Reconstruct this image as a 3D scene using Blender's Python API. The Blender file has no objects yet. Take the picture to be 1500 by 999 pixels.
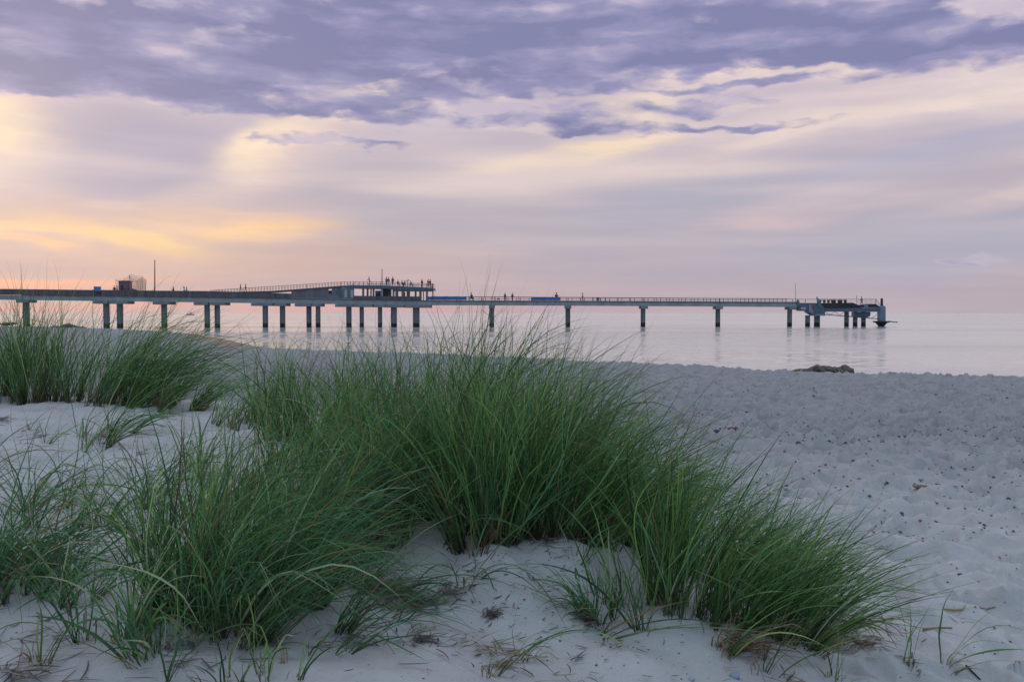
import bpy, math, random
import numpy as np
from mathutils import Vector, Matrix

scene = bpy.context.scene
COL = scene.collection
F = 1299.0; PITCH = math.atan(41.0 / F); CAMZ = 3.1
HOR = 458.5

# ------------------------------------------------------------------ camera
cam_d = bpy.data.cameras.new('camera'); cam = bpy.data.objects.new('camera', cam_d); COL.objects.link(cam)
cam.location = (0, 0, CAMZ)
cam.rotation_euler = (math.pi / 2 - PITCH, 0, 0)
cam_d.sensor_width = 36.0; cam_d.lens = F / 1500 * 36.0
cam_d.clip_start = 0.05; cam_d.clip_end = 90000
scene.camera = cam
scene.view_settings.view_transform = 'Standard'
scene.view_settings.look = 'None'
scene.view_settings.exposure = 0.0
scene.view_settings.gamma = 1.0
scene.view_settings.use_curve_mapping = False
scene.cycles.max_bounces = 8
scene.cycles.diffuse_bounces = 3
scene.cycles.transparent_max_bounces = 4


def s2l(c):
    c = c / 255.0
    return c / 12.92 if c <= 0.04045 else ((c + 0.055) / 1.055) ** 2.4


def rgb(h):
    h = h.lstrip('#')
    return tuple(s2l(int(h[i:i + 2], 16)) for i in (0, 2, 4)) + (1.0,)


def ray(px, py):
    a = (px - 750) / F; b = (499.5 - py) / F
    y = math.cos(PITCH) + b * math.sin(PITCH)
    return a / y, (-math.sin(PITCH) + b * math.cos(PITCH)) / y


def at(px, py, Y):
    rx, rz = ray(px, py)
    return Vector((rx * Y, Y, CAMZ + rz * Y))


def azel(px, py):
    rx, rz = ray(px, py)
    return math.degrees(math.atan2(rx, 1)), math.degrees(math.atan2(rz, math.hypot(rx, 1)))


# ------------------------------------------------------------------ sun
SUN_AZ, SUN_EL = -31.0, 11.0
sd = bpy.data.lights.new('sun', 'SUN'); sun = bpy.data.objects.new('sun', sd); COL.objects.link(sun)
sd.energy = 0.5; sd.angle = math.radians(170); sd.color = (1.0, 0.80, 0.62)
sv = Vector((math.sin(math.radians(SUN_AZ)) * math.cos(math.radians(SUN_EL)),
             math.cos(math.radians(SUN_AZ)) * math.cos(math.radians(SUN_EL)), math.sin(math.radians(SUN_EL))))
sun.rotation_euler = sv.to_track_quat('Z', 'Y').to_euler()
sun.location = sv * 50

# ------------------------------------------------------------------ world / sky
world = bpy.data.worlds.new('World'); scene.world = world
world.use_nodes = True
NT = world.node_tree; NT.nodes.clear(); LK = NT.links


class G:
    """tiny node graph helper"""
    def __init__(s, nt): s.nt = nt

    def n(s, typ, **kw):
        nd = s.nt.nodes.new(typ)
        for k, v in kw.items(): setattr(nd, k, v)
        return nd

    def put(s, sock, v):
        if isinstance(v, bpy.types.NodeSocket): s.nt.links.new(v, sock)
        else: sock.default_value = v

    def m(s, op, a, b=0.0, c=0.0, clamp=False):
        nd = s.n('ShaderNodeMath', operation=op, use_clamp=clamp)
        s.put(nd.inputs[0], a); s.put(nd.inputs[1], b); s.put(nd.inputs[2], c)
        return nd.outputs[0]

    def vm(s, op, a, b=(0, 0, 0)):
        nd = s.n('ShaderNodeVectorMath', operation=op)
        s.put(nd.inputs[0], a); s.put(nd.inputs[1], b)
        return nd.outputs[0]

    def mix(s, f, a, b, bt='MIX'):
        nd = s.n('ShaderNodeMixRGB', blend_type=bt)
        s.put(nd.inputs[0], f); s.put(nd.inputs[1], a); s.put(nd.inputs[2], b)
        return nd.outputs[0]

    def noise(s, v, scale, detail=3.0, rough=0.5, color=False, dist=0.0):
        nd = s.n('ShaderNodeTexNoise')
        s.put(nd.inputs['Vector'], v); nd.inputs['Scale'].default_value = scale
        nd.inputs['Detail'].default_value = detail; nd.inputs['Roughness'].default_value = rough
        nd.inputs['Distortion'].default_value = dist
        return nd.outputs['Color'] if color else nd.outputs['Fac']

    def mapping(s, v, loc=(0, 0, 0), rot=(0, 0, 0), sc=(1, 1, 1), t='POINT'):
        nd = s.n('ShaderNodeMapping', vector_type=t)
        s.put(nd.inputs['Vector'], v); nd.inputs['Location'].default_value = loc
        nd.inputs['Rotation'].default_value = rot; nd.inputs['Scale'].default_value = sc
        return nd.outputs[0]

    def ramp(s, f, stops, interp='LINEAR'):
        nd = s.n('ShaderNodeValToRGB'); cr = nd.color_ramp; cr.interpolation = interp
        while len(cr.elements) < len(stops): cr.elements.new(0.5)
        for e, (p, c) in zip(cr.elements, stops):
            e.position = p
            e.color = c if not isinstance(c, (int, float)) else (c, c, c, 1)
        s.put(nd.inputs[0], f)
        return nd.outputs[0]

    def smooth(s, x, lo, hi):
        nd = s.n('ShaderNodeMapRange', interpolation_type='SMOOTHSTEP')
        s.put(nd.inputs[0], x); s.put(nd.inputs[1], lo); s.put(nd.inputs[2], hi)
        return nd.outputs[0]


def build_world():
    g = G(NT)
    tc = g.n('ShaderNodeTexCoord').outputs['Generated']
    sep = g.n('ShaderNodeSeparateXYZ'); g.put(sep.inputs[0], tc)
    X, Y, Z = sep.outputs
    az = g.m('MULTIPLY', g.m('ARCTAN2', X, Y), 57.2958)
    el = g.m('MULTIPLY', g.m('ARCSINE', Z), 57.2958)
    cb = g.n('ShaderNodeCombineXYZ'); g.put(cb.inputs[0], az); g.put(cb.inputs[1], el)
    P = cb.outputs[0]
    # warp so the cloud masses get organic outlines
    w1 = g.vm('SUBTRACT', g.noise(g.mapping(P, sc=(0.10, 0.26, 1)), 1.0, 3, 0.55, True), (0.5, 0.5, 0.5))
    Pw = g.vm('ADD', P, g.vm('MULTIPLY', w1, (6.0, 1.8, 0)))
    w2 = g.vm('SUBTRACT', g.noise(g.mapping(P, loc=(3, 7, 1), sc=(0.28, 0.8, 1)), 1.0, 4, 0.5, True), (0.5, 0.5, 0.5))
    Pd = g.vm('ADD', P, g.vm('MULTIPLY', w2, (6.0, 2.6, 0)))
    Pd = g.vm('ADD', Pd, g.vm('MULTIPLY', w1, (4.0, 0.8, 0)))
    Ps = g.vm('ADD', P, g.vm('MULTIPLY', w2, (2.2, 0.8, 0)))
    e01 = g.m('DIVIDE', el, 90.0)
    base = g.ramp(e01, [(0.0, rgb('BDB0BA')), (0.02, rgb('C0B1B9')), (0.045, rgb('C1B4BC')), (0.09, rgb('C3B8C2')),
                        (0.15, rgb('CBBECB')), (0.21, rgb('D0C6DA')), (0.30, rgb('CFCFE4')), (0.5, rgb('D0DFF6')), (1.0, rgb('CFE2FA'))])
    # left is warmer than right, close to the horizon
    wl = g.m('MULTIPLY', g.smooth(az, 16.0, -32.0), g.smooth(el, 9.0, -1.0))
    base = g.mix(g.m('MULTIPLY', wl, 0.65), base, rgb('D6B6AE'))

    def blob(vec, px, py, rx, ry, rot=0.0):
        a, e = azel(px, py)
        k = 57.2958 / F
        mp = g.mapping(vec, loc=(a, e, 0), rot=(0, 0, math.radians(rot)), sc=(rx * k * 1.75, ry * k * 1.75, 1), t='TEXTURE')
        gr = g.n('ShaderNodeTexGradient', gradient_type='QUADRATIC_SPHERE'); g.put(gr.inputs[0], mp)
        return g.smooth(gr.outputs['Fac'], 0.0, 0.62)

    c = base
    cool = [(200, 232, 140, 85, 0, 'B5ADBF', .95), (640, 300, 190, 60, 0, 'B9B2BF', .6), (1010, 290, 250, 55, 10, 'B5B2C0', .75),
            (1330, 240, 220, 30, 8, 'B4B2C8', .6), (1380, 355, 300, 60, 4, 'B1B1C4', .75), (1000, 370, 300, 50, 0, 'B5B0BF', .6),
            (430, 370, 150, 22, 0, 'BFACB0', .5), (130, 385, 200, 14, 0, 'BFABB2', .7), (100, 290, 180, 30, 0, 'BBAEBE', .6)]
    warm = [(-20, 175, 100, 90, 0, 'F2D6CA', .75), (-5, 188, 50, 34, 0, 'FFEAC8', .9), (30, 260, 110, 55, 0, 'DCC8C8', .5),
            (400, 235, 170, 50, 30, 'E2CBC9', .7), (375, 226, 120, 36, 34, 'F3DCCB', .85), (390, 205, 80, 16, 30, 'FFE6CC', .75), (440, 186, 120, 18, 16, 'F8E0CC', .7), (545, 130, 80, 24, -4, 'FFEAD0', 1.0),
            (840, 236, 250, 46, 11, 'DDCDCE', .7), (860, 222, 180, 15, 11, 'FCE3C8', 1.0), (940, 160, 70, 20, 0, 'FAE4CE', .85),
            (1120, 108, 240, 16, 0, 'F3DED4', .7), (1300, 150, 300, 42, 8, 'E8D6D6', .75), (1470, 132, 150, 36, 0, 'EFDFD9', .75),
            (1180, 186, 150, 11, 11, 'F0DCD2', .75), (1420, 145, 130, 9, 5, 'F7E4D8', .6), (1180, 292, 160, 18, 11, 'CFBFC8', .6), (1130, 325, 95, 11, 4, 'D6BFC2', .65),
            (1480, 290, 130, 12, 10, 'DCC9CA', .7), (1250, 310, 150, 11, 8, 'CCBEC6', .5), (680, 170, 150, 36, 8, 'D2C6D2', .6),
            (230, 335, 270, 46, 0, 'DDBFB6', .75), (300, 330, 170, 18, 4, 'F0CBB0', .6), (190, 354, 115, 12, -8, 'FFD9A0', 1.0), (150, 345, 120, 12, -14, 'F5CDA8', .6), (370, 342, 110, 12, 5, 'F8D0A8', .85),
            (190, 305, 50, 9, 0, 'E6CBBC', .7), (10, 330, 70, 7, -4, 'F8CFAC', .8), (25, 348, 80, 6, -12, 'F8C8A4', .8), (60, 408, 190, 6, 0, 'F5B5A0', .85),
            (330, 385, 280, 18, 0, 'D5B6AC', .5), (500, 375, 230, 16, 0, 'CDB3B0', .5), (250, 450, 480, 7, 0, 'E3AAA6', .55), (700, 452, 420, 6, 0, 'D2A8B0', .5)]
    wisp = g.noise(g.mapping(Pw, loc=(4, 9, 3), rot=(0, 0, math.radians(-6)), sc=(0.13, 0.85, 1)), 1.0, 5, 0.58)
    wf = g.m('MULTIPLY_ADD', g.smooth(wisp, 0.34, 0.66), 0.62, 0.62)
    for (px, py, rx, ry, rot, col, st) in cool:
        c = g.mix(g.m('MULTIPLY', blob(Pw, px, py, rx, ry, rot), st), c, rgb(col))
    for (px, py, rx, ry, rot, col, st) in warm:
        b = blob(Pw, px, py, rx, ry * (1.25 if ry < 25 else 1.0), rot)
        c = g.mix(g.m('MULTIPLY', b, g.m('MULTIPLY', wf, st), clamp=True), c, rgb(col))
    for (px, py, rx, ry, rot, col, st) in [(190, 232, 120, 80, 0, 'B4ADC2', .8), (600, 320, 150, 50, 0, 'B8B2BE', .45), (1050, 262, 230, 22, 11, 'B6B3C6', .5), (1380, 215, 200, 14, 9, 'B9B6CC', .55)]:
        c = g.mix(g.m('MULTIPLY', blob(Pw, px, py, rx, ry, rot), st), c, rgb(col))
    # diagonal shafts of light falling through the gaps
    sh_ = g.noise(g.mapping(P, rot=(0, 0, math.radians(-52)), sc=(0.03, 0.30, 1)), 1.0, 2, 0.5)
    shw = g.m('MULTIPLY', g.smooth(el, 3.0, 7.0), g.smooth(el, 14.5, 11.0))
    c = g.mix(g.m('MULTIPLY', shw, g.m('MULTIPLY', g.smooth(sh_, 0.45, 0.72), 0.7)), c, rgb('EBD8D2'))
    # fine cirrus streaks, slightly slanted
    st = g.noise(g.mapping(P, rot=(0, 0, math.radians(-10)), sc=(0.07, 0.75, 1)), 1.0, 4, 0.55)
    c = g.mix(g.smooth(st, 0.35, 0.8), g.mix(1.0, c, (0.955, 0.955, 0.975, 1), 'MULTIPLY'), g.mix(1.0, c, (1.10, 1.07, 1.04, 1), 'MULTIPLY'))
    # dark violet cloud bank across the top
    env = [(80, 55, 170, 62, 0, .75), (180, 95, 260, 36, 0, .55), (20, 112, 120, 20, 0, .35), (430, 60, 260, 46, 0, .55), (480, 104, 330, 20, 0, .40),
           (700, 50, 300, 48, 0, .70), (860, 96, 260, 18, 0, .40), (1010, 48, 300, 42, 0, .70), (1150, 84, 330, 14, 0, .45), (1260, 34, 130, 34, 0, .55), (1440, 62, 200, 34, 0, .75),
           (400, 145, 250, 26, 0, .48), (520, 165, 120, 10, 0, .30), (650, 136, 130, 18, 0, .48), (860, 128, 240, 22, 0, .36), (480, 209, 120, 8, 0, .42),
           (760, 172, 230, 18, 0, .36), (1030, 152, 110, 12, 0, .42), (1080, 122, 170, 11, 0, .42), (930, 190, 190, 11, 0, .40), (1150, 180, 120, 8, 0, .28), (1415, 387, 45, 9, 0, .34)]
    M = None
    for (px, py, rx, ry, rot, s_) in env:
        b = blob(Pd, px, py, rx, ry, rot)
        M = g.m('MULTIPLY', b, s_) if M is None else g.m('MULTIPLY_ADD', b, s_, M)
    # beyond the frame the bank carries on, broken
    outer = g.m('MULTIPLY', g.smooth(el, 15.5, 20.0), g.smooth(el, 60.0, 24.0))
    M = g.m('MULTIPLY_ADD', outer, 0.45, M)
    n1 = g.noise(g.mapping(Ps, loc=(11, 2, 5), sc=(0.14, 0.50, 1)), 1.0, 6, 0.52)
    n2 = g.noise(g.mapping(Ps, loc=(1, 5, 2), sc=(0.38, 1.1, 1)), 1.0, 5, 0.52)
    nn = g.m('ADD', g.m('MULTIPLY', g.m('SUBTRACT', n1, 0.5), 1.7), g.m('MULTIPLY', g.m('SUBTRACT', n2, 0.5), 1.2))
    win = g.smooth(M, 0.02, 0.38)
    Mn = g.m('ADD', M, g.m('MULTIPLY', nn, win))
    cov = g.smooth(Mn, 0.0, 0.62)
    n3 = g.noise(g.mapping(Ps, loc=(21, 8, 5), sc=(0.11, 0.50, 1)), 1.0, 5, 0.52)
    tone = g.m('ADD', g.m('MULTIPLY', Mn, 0.45), g.m('MULTIPLY_ADD', g.m('SUBTRACT', n3, 0.5), 2.3, 0.12))
    dk = g.ramp(tone, [(0.0, rgb('CABDD2')), (0.18, rgb('ADA7C6')), (0.38, rgb('9493BB')), (0.65, rgb('8082AC'))])
    # thin rims of the bank catch the low light
    rim = g.m('MULTIPLY', g.smooth(Mn, -0.12, 0.06), g.smooth(Mn, 0.30, 0.08))
    c = g.mix(g.m('MULTIPLY', g.m('MULTIPLY', rim, win), 0.35), c, rgb('F6E2D6'))
    c = g.mix(g.m('MULTIPLY', cov, 0.94), c, dk)
    # unseen sky behind the camera, bluer and brightened to fill the foreground
    back = g.smooth(Y, 0.30, -0.75)
    backc = g.mix(1.0, g.ramp(n1, [(0.35, rgb('98B4D6')), (0.65, rgb('BCD2EA'))]), (1, 1, 1, 1), 'MULTIPLY')
    c = g.mix(g.m('MULTIPLY', back, 0.9), c, backc)
    bg = g.n('ShaderNodeBackground'); g.put(bg.inputs[0], c); bg.inputs[1].default_value = 1.0
    sky = g.n('ShaderNodeTexSky', sky_type='NISHITA'); sky.sun_disc = False
    sky.sun_elevation = math.radians(SUN_EL); sky.sun_rotation = math.radians(SUN_AZ)
    sky.air_density = 1.0; sky.dust_density = 2.0
    bg2 = g.n('ShaderNodeBackground'); g.put(bg2.inputs[0], sky.outputs[0]); bg2.inputs[1].default_value = 0.05
    mx = g.n('ShaderNodeMixShader'); mx.inputs[0].default_value = 0.95
    LK.new(bg2.outputs[0], mx.inputs[1]); LK.new(bg.outputs[0], mx.inputs[2])
    out = g.n('ShaderNodeOutputWorld'); LK.new(mx.outputs[0], out.inputs[0])


build_world()
world.cycles.sampling_method = 'MANUAL'
world.cycles.sample_map_resolution = 512

# ------------------------------------------------------------------ mesh helpers


def tag(o, label=None, cat=None, group=None, kind=None):
    if label: o['label'] = label
    if cat: o['category'] = cat
    if group: o['group'] = group
    if kind: o['kind'] = kind
    return o


def empty(name, loc, label=None, cat=None, group=None):
    o = bpy.data.objects.new(name, None); COL.objects.link(o)
    o.location = loc; o.empty_display_size = 0.1
    return tag(o, label, cat, group)


def np_mesh(name, co, faces, smooth=True, colors=None, mat=None):
    """co (n,3) array, faces (m,4) int array."""
    me = bpy.data.meshes.new(name)
    co = np.asarray(co, dtype=np.float32); faces = np.asarray(faces, dtype=np.int32)
    m, k = faces.shape
    me.vertices.add(len(co)); me.vertices.foreach_set('co', co.ravel())
    me.loops.add(m * k); me.loops.foreach_set('vertex_index', faces.ravel())
    me.polygons.add(m); me.polygons.foreach_set('loop_start', np.arange(0, m * k, k, dtype=np.int32))
    me.polygons.foreach_set('use_smooth', np.full(m, smooth, dtype=bool))
    me.update(calc_edges=True)
    if colors is not None:
        for nm, arr in colors.items():
            at_ = me.attributes.new(nm, 'FLOAT_COLOR', 'POINT')
            if arr.ndim == 1: arr = np.stack([arr] * 3, 1)
            full = np.ones((len(co), 4), dtype=np.float32); full[:, :3] = arr
            at_.data.foreach_set('color', full.ravel())
    if mat: me.materials.append(mat)
    return me


def link(name, me, parent=None, loc=None):
    o = bpy.data.objects.new(name, me); COL.objects.link(o)
    if parent: o.parent = parent
    if loc is not None: o.location = loc
    return o


class MB:
    def __init__(s): s.v = []; s.f = []

    def quadbox(s, c8):
        b = len(s.v); s.v += [tuple(c) for c in c8]
        for f in ((0, 3, 2, 1), (4, 5, 6, 7), (0, 1, 5, 4), (1, 2, 6, 5), (2, 3, 7, 6), (3, 0, 4, 7)):
            s.f.append(tuple(b + i for i in f))
        return s

    def box(s, x0, x1, y0, y1, z0, z1):
        return s.quadbox([(x0, y0, z0), (x1, y0, z0), (x1, y1, z0), (x0, y1, z0), (x0, y0, z1), (x1, y0, z1), (x1, y1, z1), (x0, y1, z1)])

    def tube(s, pts, rad, n=8, cap=True):
        pts = [Vector(p) for p in pts]
        rads = rad if isinstance(rad, (list, tuple)) else [rad] * len(pts)
        b = len(s.v)
        for i, p in enumerate(pts):
            t = (pts[min(i + 1, len(pts) - 1)] - pts[max(i - 1, 0)]).normalized()
            up = Vector((0, 0, 1)) if abs(t.z) < 0.9 else Vector((1, 0, 0))
            e1 = t.cross(up).normalized(); e2 = t.cross(e1)
            for k in range(n):
                a = 2 * math.pi * k / n
                s.v.append(tuple(p + (e1 * math.cos(a) + e2 * math.sin(a)) * rads[i]))
        for i in range(len(pts) - 1):
            for k in range(n):
                s.f.append((b + i * n + k, b + i * n + (k + 1) % n, b + (i + 1) * n + (k + 1) % n, b + (i + 1) * n + k))
        if cap:
            s.f.append(tuple(b + k for k in range(n - 1, -1, -1)))
            s.f.append(tuple(b + (len(pts) - 1) * n + k for k in range(n)))
        return s

    def prism(s, poly, y0, y1):
        """poly [(x,z)...] counter-clockwise, extruded along y"""
        b = len(s.v); n = len(poly)
        s.v += [(x, y0, z) for x, z in poly] + [(x, y1, z) for x, z in poly]
        s.f.append(tuple(range(b, b + n))); s.f.append(tuple(range(b + 2 * n - 1, b + n - 1, -1)))
        for i in range(n):
            j = (i + 1) % n
            s.f.append((b + j, b + i, b + n + i, b + n + j))
        return s

    def build(s, name, mat, parent=None, smooth=False, bevel=0.0):
        """verts are world space; origin goes to parent's location (or own centre)"""
        if parent is not None: off = wloc(parent)
        else:
            off = Vector((sum(v[0] for v in s.v) / len(s.v), sum(v[1] for v in s.v) / len(s.v), min(v[2] for v in s.v)))
        me = bpy.data.meshes.new(name)
        me.from_pydata([(v[0] - off.x, v[1] - off.y, v[2] - off.z) for v in s.v], [], s.f)
        me.materials.append(mat)
        if smooth:
            for p in me.polygons: p.use_smooth = True
        me.update()
        o = bpy.data.objects.new(name, me); COL.objects.link(o)
        if parent is not None: o.parent = parent
        else: o.location = off
        if bevel:
            md = o.modifiers.new('bevel', 'BEVEL'); md.width = bevel; md.segments = 2; md.limit_method = 'ANGLE'
        return o


def wloc(o):
    v = Vector(o.location)
    while o.parent:
        o = o.parent; v += Vector(o.location)
    return v


# ------------------------------------------------------------------ numpy noise
def _hash(ix, iy, seed):
    h = (ix.astype(np.int64) * 374761393 + iy.astype(np.int64) * 668265263 + seed * 1442695041) & 0xFFFFFFFF
    h = ((h ^ (h >> 13)) * 1274126177) & 0xFFFFFFFF
    h = (h ^ (h >> 16)) & 0xFFFFFFFF
    return h / 4294967295.0


def vnoise(x, y, seed=0):
    ix = np.floor(x); iy = np.floor(y); fx = x - ix; fy = y - iy
    ux = fx * fx * fx * (fx * (fx * 6 - 15) + 10); uy = fy * fy * fy * (fy * (fy * 6 - 15) + 10)
    a = _hash(ix, iy, seed); b = _hash(ix + 1, iy, seed); c = _hash(ix, iy + 1, seed); d = _hash(ix + 1, iy + 1, seed)
    return (a * (1 - ux) + b * ux) * (1 - uy) + (c * (1 - ux) + d * ux) * uy - 0.5


def fbm(x, y, seed=0, oct=4, gain=0.5):
    r = 0; a = 1.0
    for o in range(oct):
        r = r + a * vnoise(x, y, seed + o * 17); x = x * 2.03 + 5.1; y = y * 2.03 + 9.7; a *= gain
    return r


def worley(x, y, seed=0, jit=0.9):
    ix = np.floor(x); iy = np.floor(y); best = np.full(x.shape, 9.0); rid = np.zeros(x.shape)
    for dx in (-1, 0, 1):
        for dy in (-1, 0, 1):
            cx = ix + dx; cy = iy + dy
            jx = cx + 0.5 + (_hash(cx, cy, seed) - 0.5) * jit; jy = cy + 0.5 + (_hash(cx, cy, seed + 99) - 0.5) * jit
            ang = _hash(cx, cy, seed + 7) * math.pi
            ddx = x - jx; ddy = y - jy
            u = ddx * np.cos(ang) + ddy * np.sin(ang); v = -ddx * np.sin(ang) + ddy * np.cos(ang)
            d = np.sqrt(u * u * 0.62 + v * v * 1.5)
            m = d < best
            best = np.where(m, d, best); rid = np.where(m, _hash(cx, cy, seed + 55), rid)
    return best, rid


def sst(x, a, b):
    t = np.clip((x - a) / (b - a), 0, 1); return t * t * (3 - 2 * t)


# ------------------------------------------------------------------ terrain
CP_PX = [(0, 999, 1.08), (200, 999, 1.10), (375, 999, 1.12), (560, 999, 1.13), (750, 999, 1.20), (930, 999, 1.30), (1100, 999, 1.40), (1300, 999, 1.58), (1500, 999, 1.72),
         (0, 850, 1.04), (150, 900, 1.07), (330, 920, 1.10), (450, 860, 1.08), (600, 850, 1.11), (700, 880, 1.17), (750, 795, .97), (850, 790, .99), (700, 805, 1.01), (760, 840, 1.12), (820, 850, 1.15), (900, 880, 1.25), (1000, 900, 1.27),
         (1150, 935, 1.45), (1300, 900, 1.62), (1400, 850, 1.72), (1500, 900, 1.74), (0, 700, 0.99), (150, 650, .93), (150, 740, 1.0), (300, 700, .96), (300, 640, .91),
         (0, 590, .85), (100, 590, .85), (200, 592, .86), (330, 620, .90), (450, 650, .92), (560, 700, .95), (650, 735, .97), (700, 700, .92), (820, 740, 1.02), (930, 780, 1.2), (1050, 820, 1.45),
         (1200, 800, 1.74), (1500, 750, 1.86), (1350, 760, 1.82), (1150, 700, 1.84), (1000, 680, 1.72), (-300, 900, 1.05), (-300, 650, .9), (1800, 900, 1.85)]
cps = []
for px, py, dr in CP_PX:
    rx, rz = ray(px, py); Yd = dr / -rz
    cps.append((rx * Yd, Yd, CAMZ - dr))
cps += [(-6, 9.2, 2.2), (-4, 9.4, 2.18), (-2.5, 9.2, 2.1), (-1.2, 8.0, 2.05), (0.0, 7.2, 1.95), (1.0, 6.6, 1.7),
        (-8, 14, 1.35), (-4, 13.5, 1.3), (-1, 12, 1.3), (1.5, 10.5, 1.25), (4, 12, 1.2), (8, 12, 1.15), (0, 16, 1.2), (-8, 18, 1.25), (8, 18, 1.1), (12, 8, 1.18),
        (0, 1, 1.9), (-3, 0, 2.0), (3, 0, 1.55), (0, -4, 1.9), (-8, 0, 2.1), (8, 0, 1.3), (-8, -6, 2.1), (8, -6, 1.6), (-12, 8, 2.2), (-12, 4, 2.2), (-13, 16, 1.4)]
cps = np.array(cps)


def tps_fit(p, z, lam=0.02):
    n = len(p); d = np.sqrt(((p[:, None] - p[None]) ** 2).sum(-1)) + 1e-9
    K = d * d * np.log(d); K[np.arange(n), np.arange(n)] = lam
    A = np.zeros((n + 3, n + 3)); A[:n, :n] = K; A[:n, n] = 1; A[:n, n + 1:] = p; A[n, :n] = 1; A[n + 1:, :n] = p.T
    return np.linalg.solve(A, np.concatenate([z, np.zeros(3)]))


TW = tps_fit(cps[:, :2], cps[:, 2])


def tps_eval(x, y):
    r = TW[-3] + TW[-2] * x + TW[-1] * y
    for i in range(len(cps)):
        d2 = (x - cps[i, 0]) ** 2 + (y - cps[i, 1]) ** 2 + 1e-9
        r = r + TW[i] * 0.5 * d2 * np.log(d2)
    return r


SH_PX = np.array([-3000, -300, 0, 60, 150, 230, 290, 330, 370, 400, 560, 900, 1150, 1500, 2000, 3000, 6000], float)
SH_Y = np.array([230, 205, 176, 164, 146, 124, 104, 84, 68, 64, 57, 45, 38.3, 34.6, 29, 21, 12], float)


def shore_y(x, y):
    px = 750 + F * x / np.maximum(y, 0.5)
    return np.interp(px, SH_PX, SH_Y)


def beach_z(x, y):
    ys = shore_y(x, y)
    s = y / ys
    dr = 1.84 + 0.70 * sst(s, 0.12, 1.0)
    over = np.maximum(y - ys, 0)
    run = 3.0 + ys * 0.05
    z = CAMZ - dr - 0.95 * sst(over, 0, run) * 1.0 - np.maximum(over - run, 0) * 0.03
    back = sst(-y, 2, 12)
    return np.maximum(z, -3.0) * (1 - back) + 2.0 * back


def ground_z(x, y, detail=True):
    r = np.hypot(x, y)
    far = sst(np.maximum(np.abs(x) * 1.25, np.abs(y - 4) * 1.15), 11.0, 15.5)
    zb = beach_z(x, y)
    zn = np.where(far < 1, tps_eval(np.clip(x, -20, 20), np.clip(y, -20, 30)), zb)
    z = zn * (1 - far) + zb * far
    if not detail: return z
    beachy = np.clip(sst(2.05 - z, 0.25, 0.75) + far, 0, 1)          # lower = trampled beach, higher = smooth dune
    calm = 1 - sst(r, 30, 90) * 0.7
    z = z + (fbm(x * 0.9, y * 0.9, 3, 3) * 0.13) * (0.35 + 0.65 * beachy) * calm
    w, rid = worley(x / 0.40 + fbm(x * 2, y * 2, 31, 2) * 0.5, y / 0.40 + fbm(x * 2, y * 2, 41, 2) * 0.5, 5)
    dimple = -(1 - sst(w, 0.06, 0.56)) * (rid > 0.25) * (0.35 + 0.65 * rid) + 0.40 * np.exp(-((w - 0.62) / 0.13) ** 2)
    w2, rid2 = worley(x / 0.21 + 9.3, y / 0.21 + fbm(x * 4, y * 4, 61, 2) * 0.6, 25)
    d2 = -(1 - sst(w2, 0.05, 0.5)) * (rid2 > 0.45)
    z = z + beachy * calm * (dimple * 0.100 + d2 * 0.045) * (1 + 0.5 * sst(r, 8, 20))
    z = z + fbm(x * 3.1, y * 3.1, 71, 4, 0.55) * (0.010 + 0.028 * beachy)
    rg_ = 1 - np.abs(fbm(x * 1.5 + 4, y * 2.6, 52, 3, .45)) * 4.2
    z = z + beachy * calm * 0.075 * np.clip(rg_, -.4, 1) ** 2 * np.sign(rg_)
    z = z + (1 - beachy) * (fbm(x * 2.6 + 7, y * 3.4, 91, 3, .5) * 0.06) * sst(r, 1.0, 2.6)
    # soft lee ridges on the dune
    z = z + (1 - beachy) * 0.022 * (1 - np.abs(fbm(x * 1.7, y * 4.0, 12, 3)) * 4) * sst(y, 4.2, 5.2)
    return z


def gz(x, y):
    return float(ground_z(np.array([float(x)]), np.array([float(y)]))[0])


def hit(px, py):
    """where the pixel's ray meets the modelled ground"""
    rx, rz = ray(px, py)
    Ys = np.geomspace(1.2, 60, 1400)
    zz = CAMZ + rz * Ys
    gg = ground_z(rx * Ys, Ys)
    k = int(np.argmax(zz <= gg))
    return Vector((rx * Ys[k], Ys[k], gg[k]))


# ------------------------------------------------------------------ materials
def newmat(name):
    m = bpy.data.materials.new(name); m.use_nodes = True
    nt = m.node_tree; nt.nodes.clear(); g = G(nt)
    out = g.n('ShaderNodeOutputMaterial'); p = g.n('ShaderNodeBsdfPrincipled'); nt.links.new(p.outputs[0], out.inputs[0])
    return m, g, p, out


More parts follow.
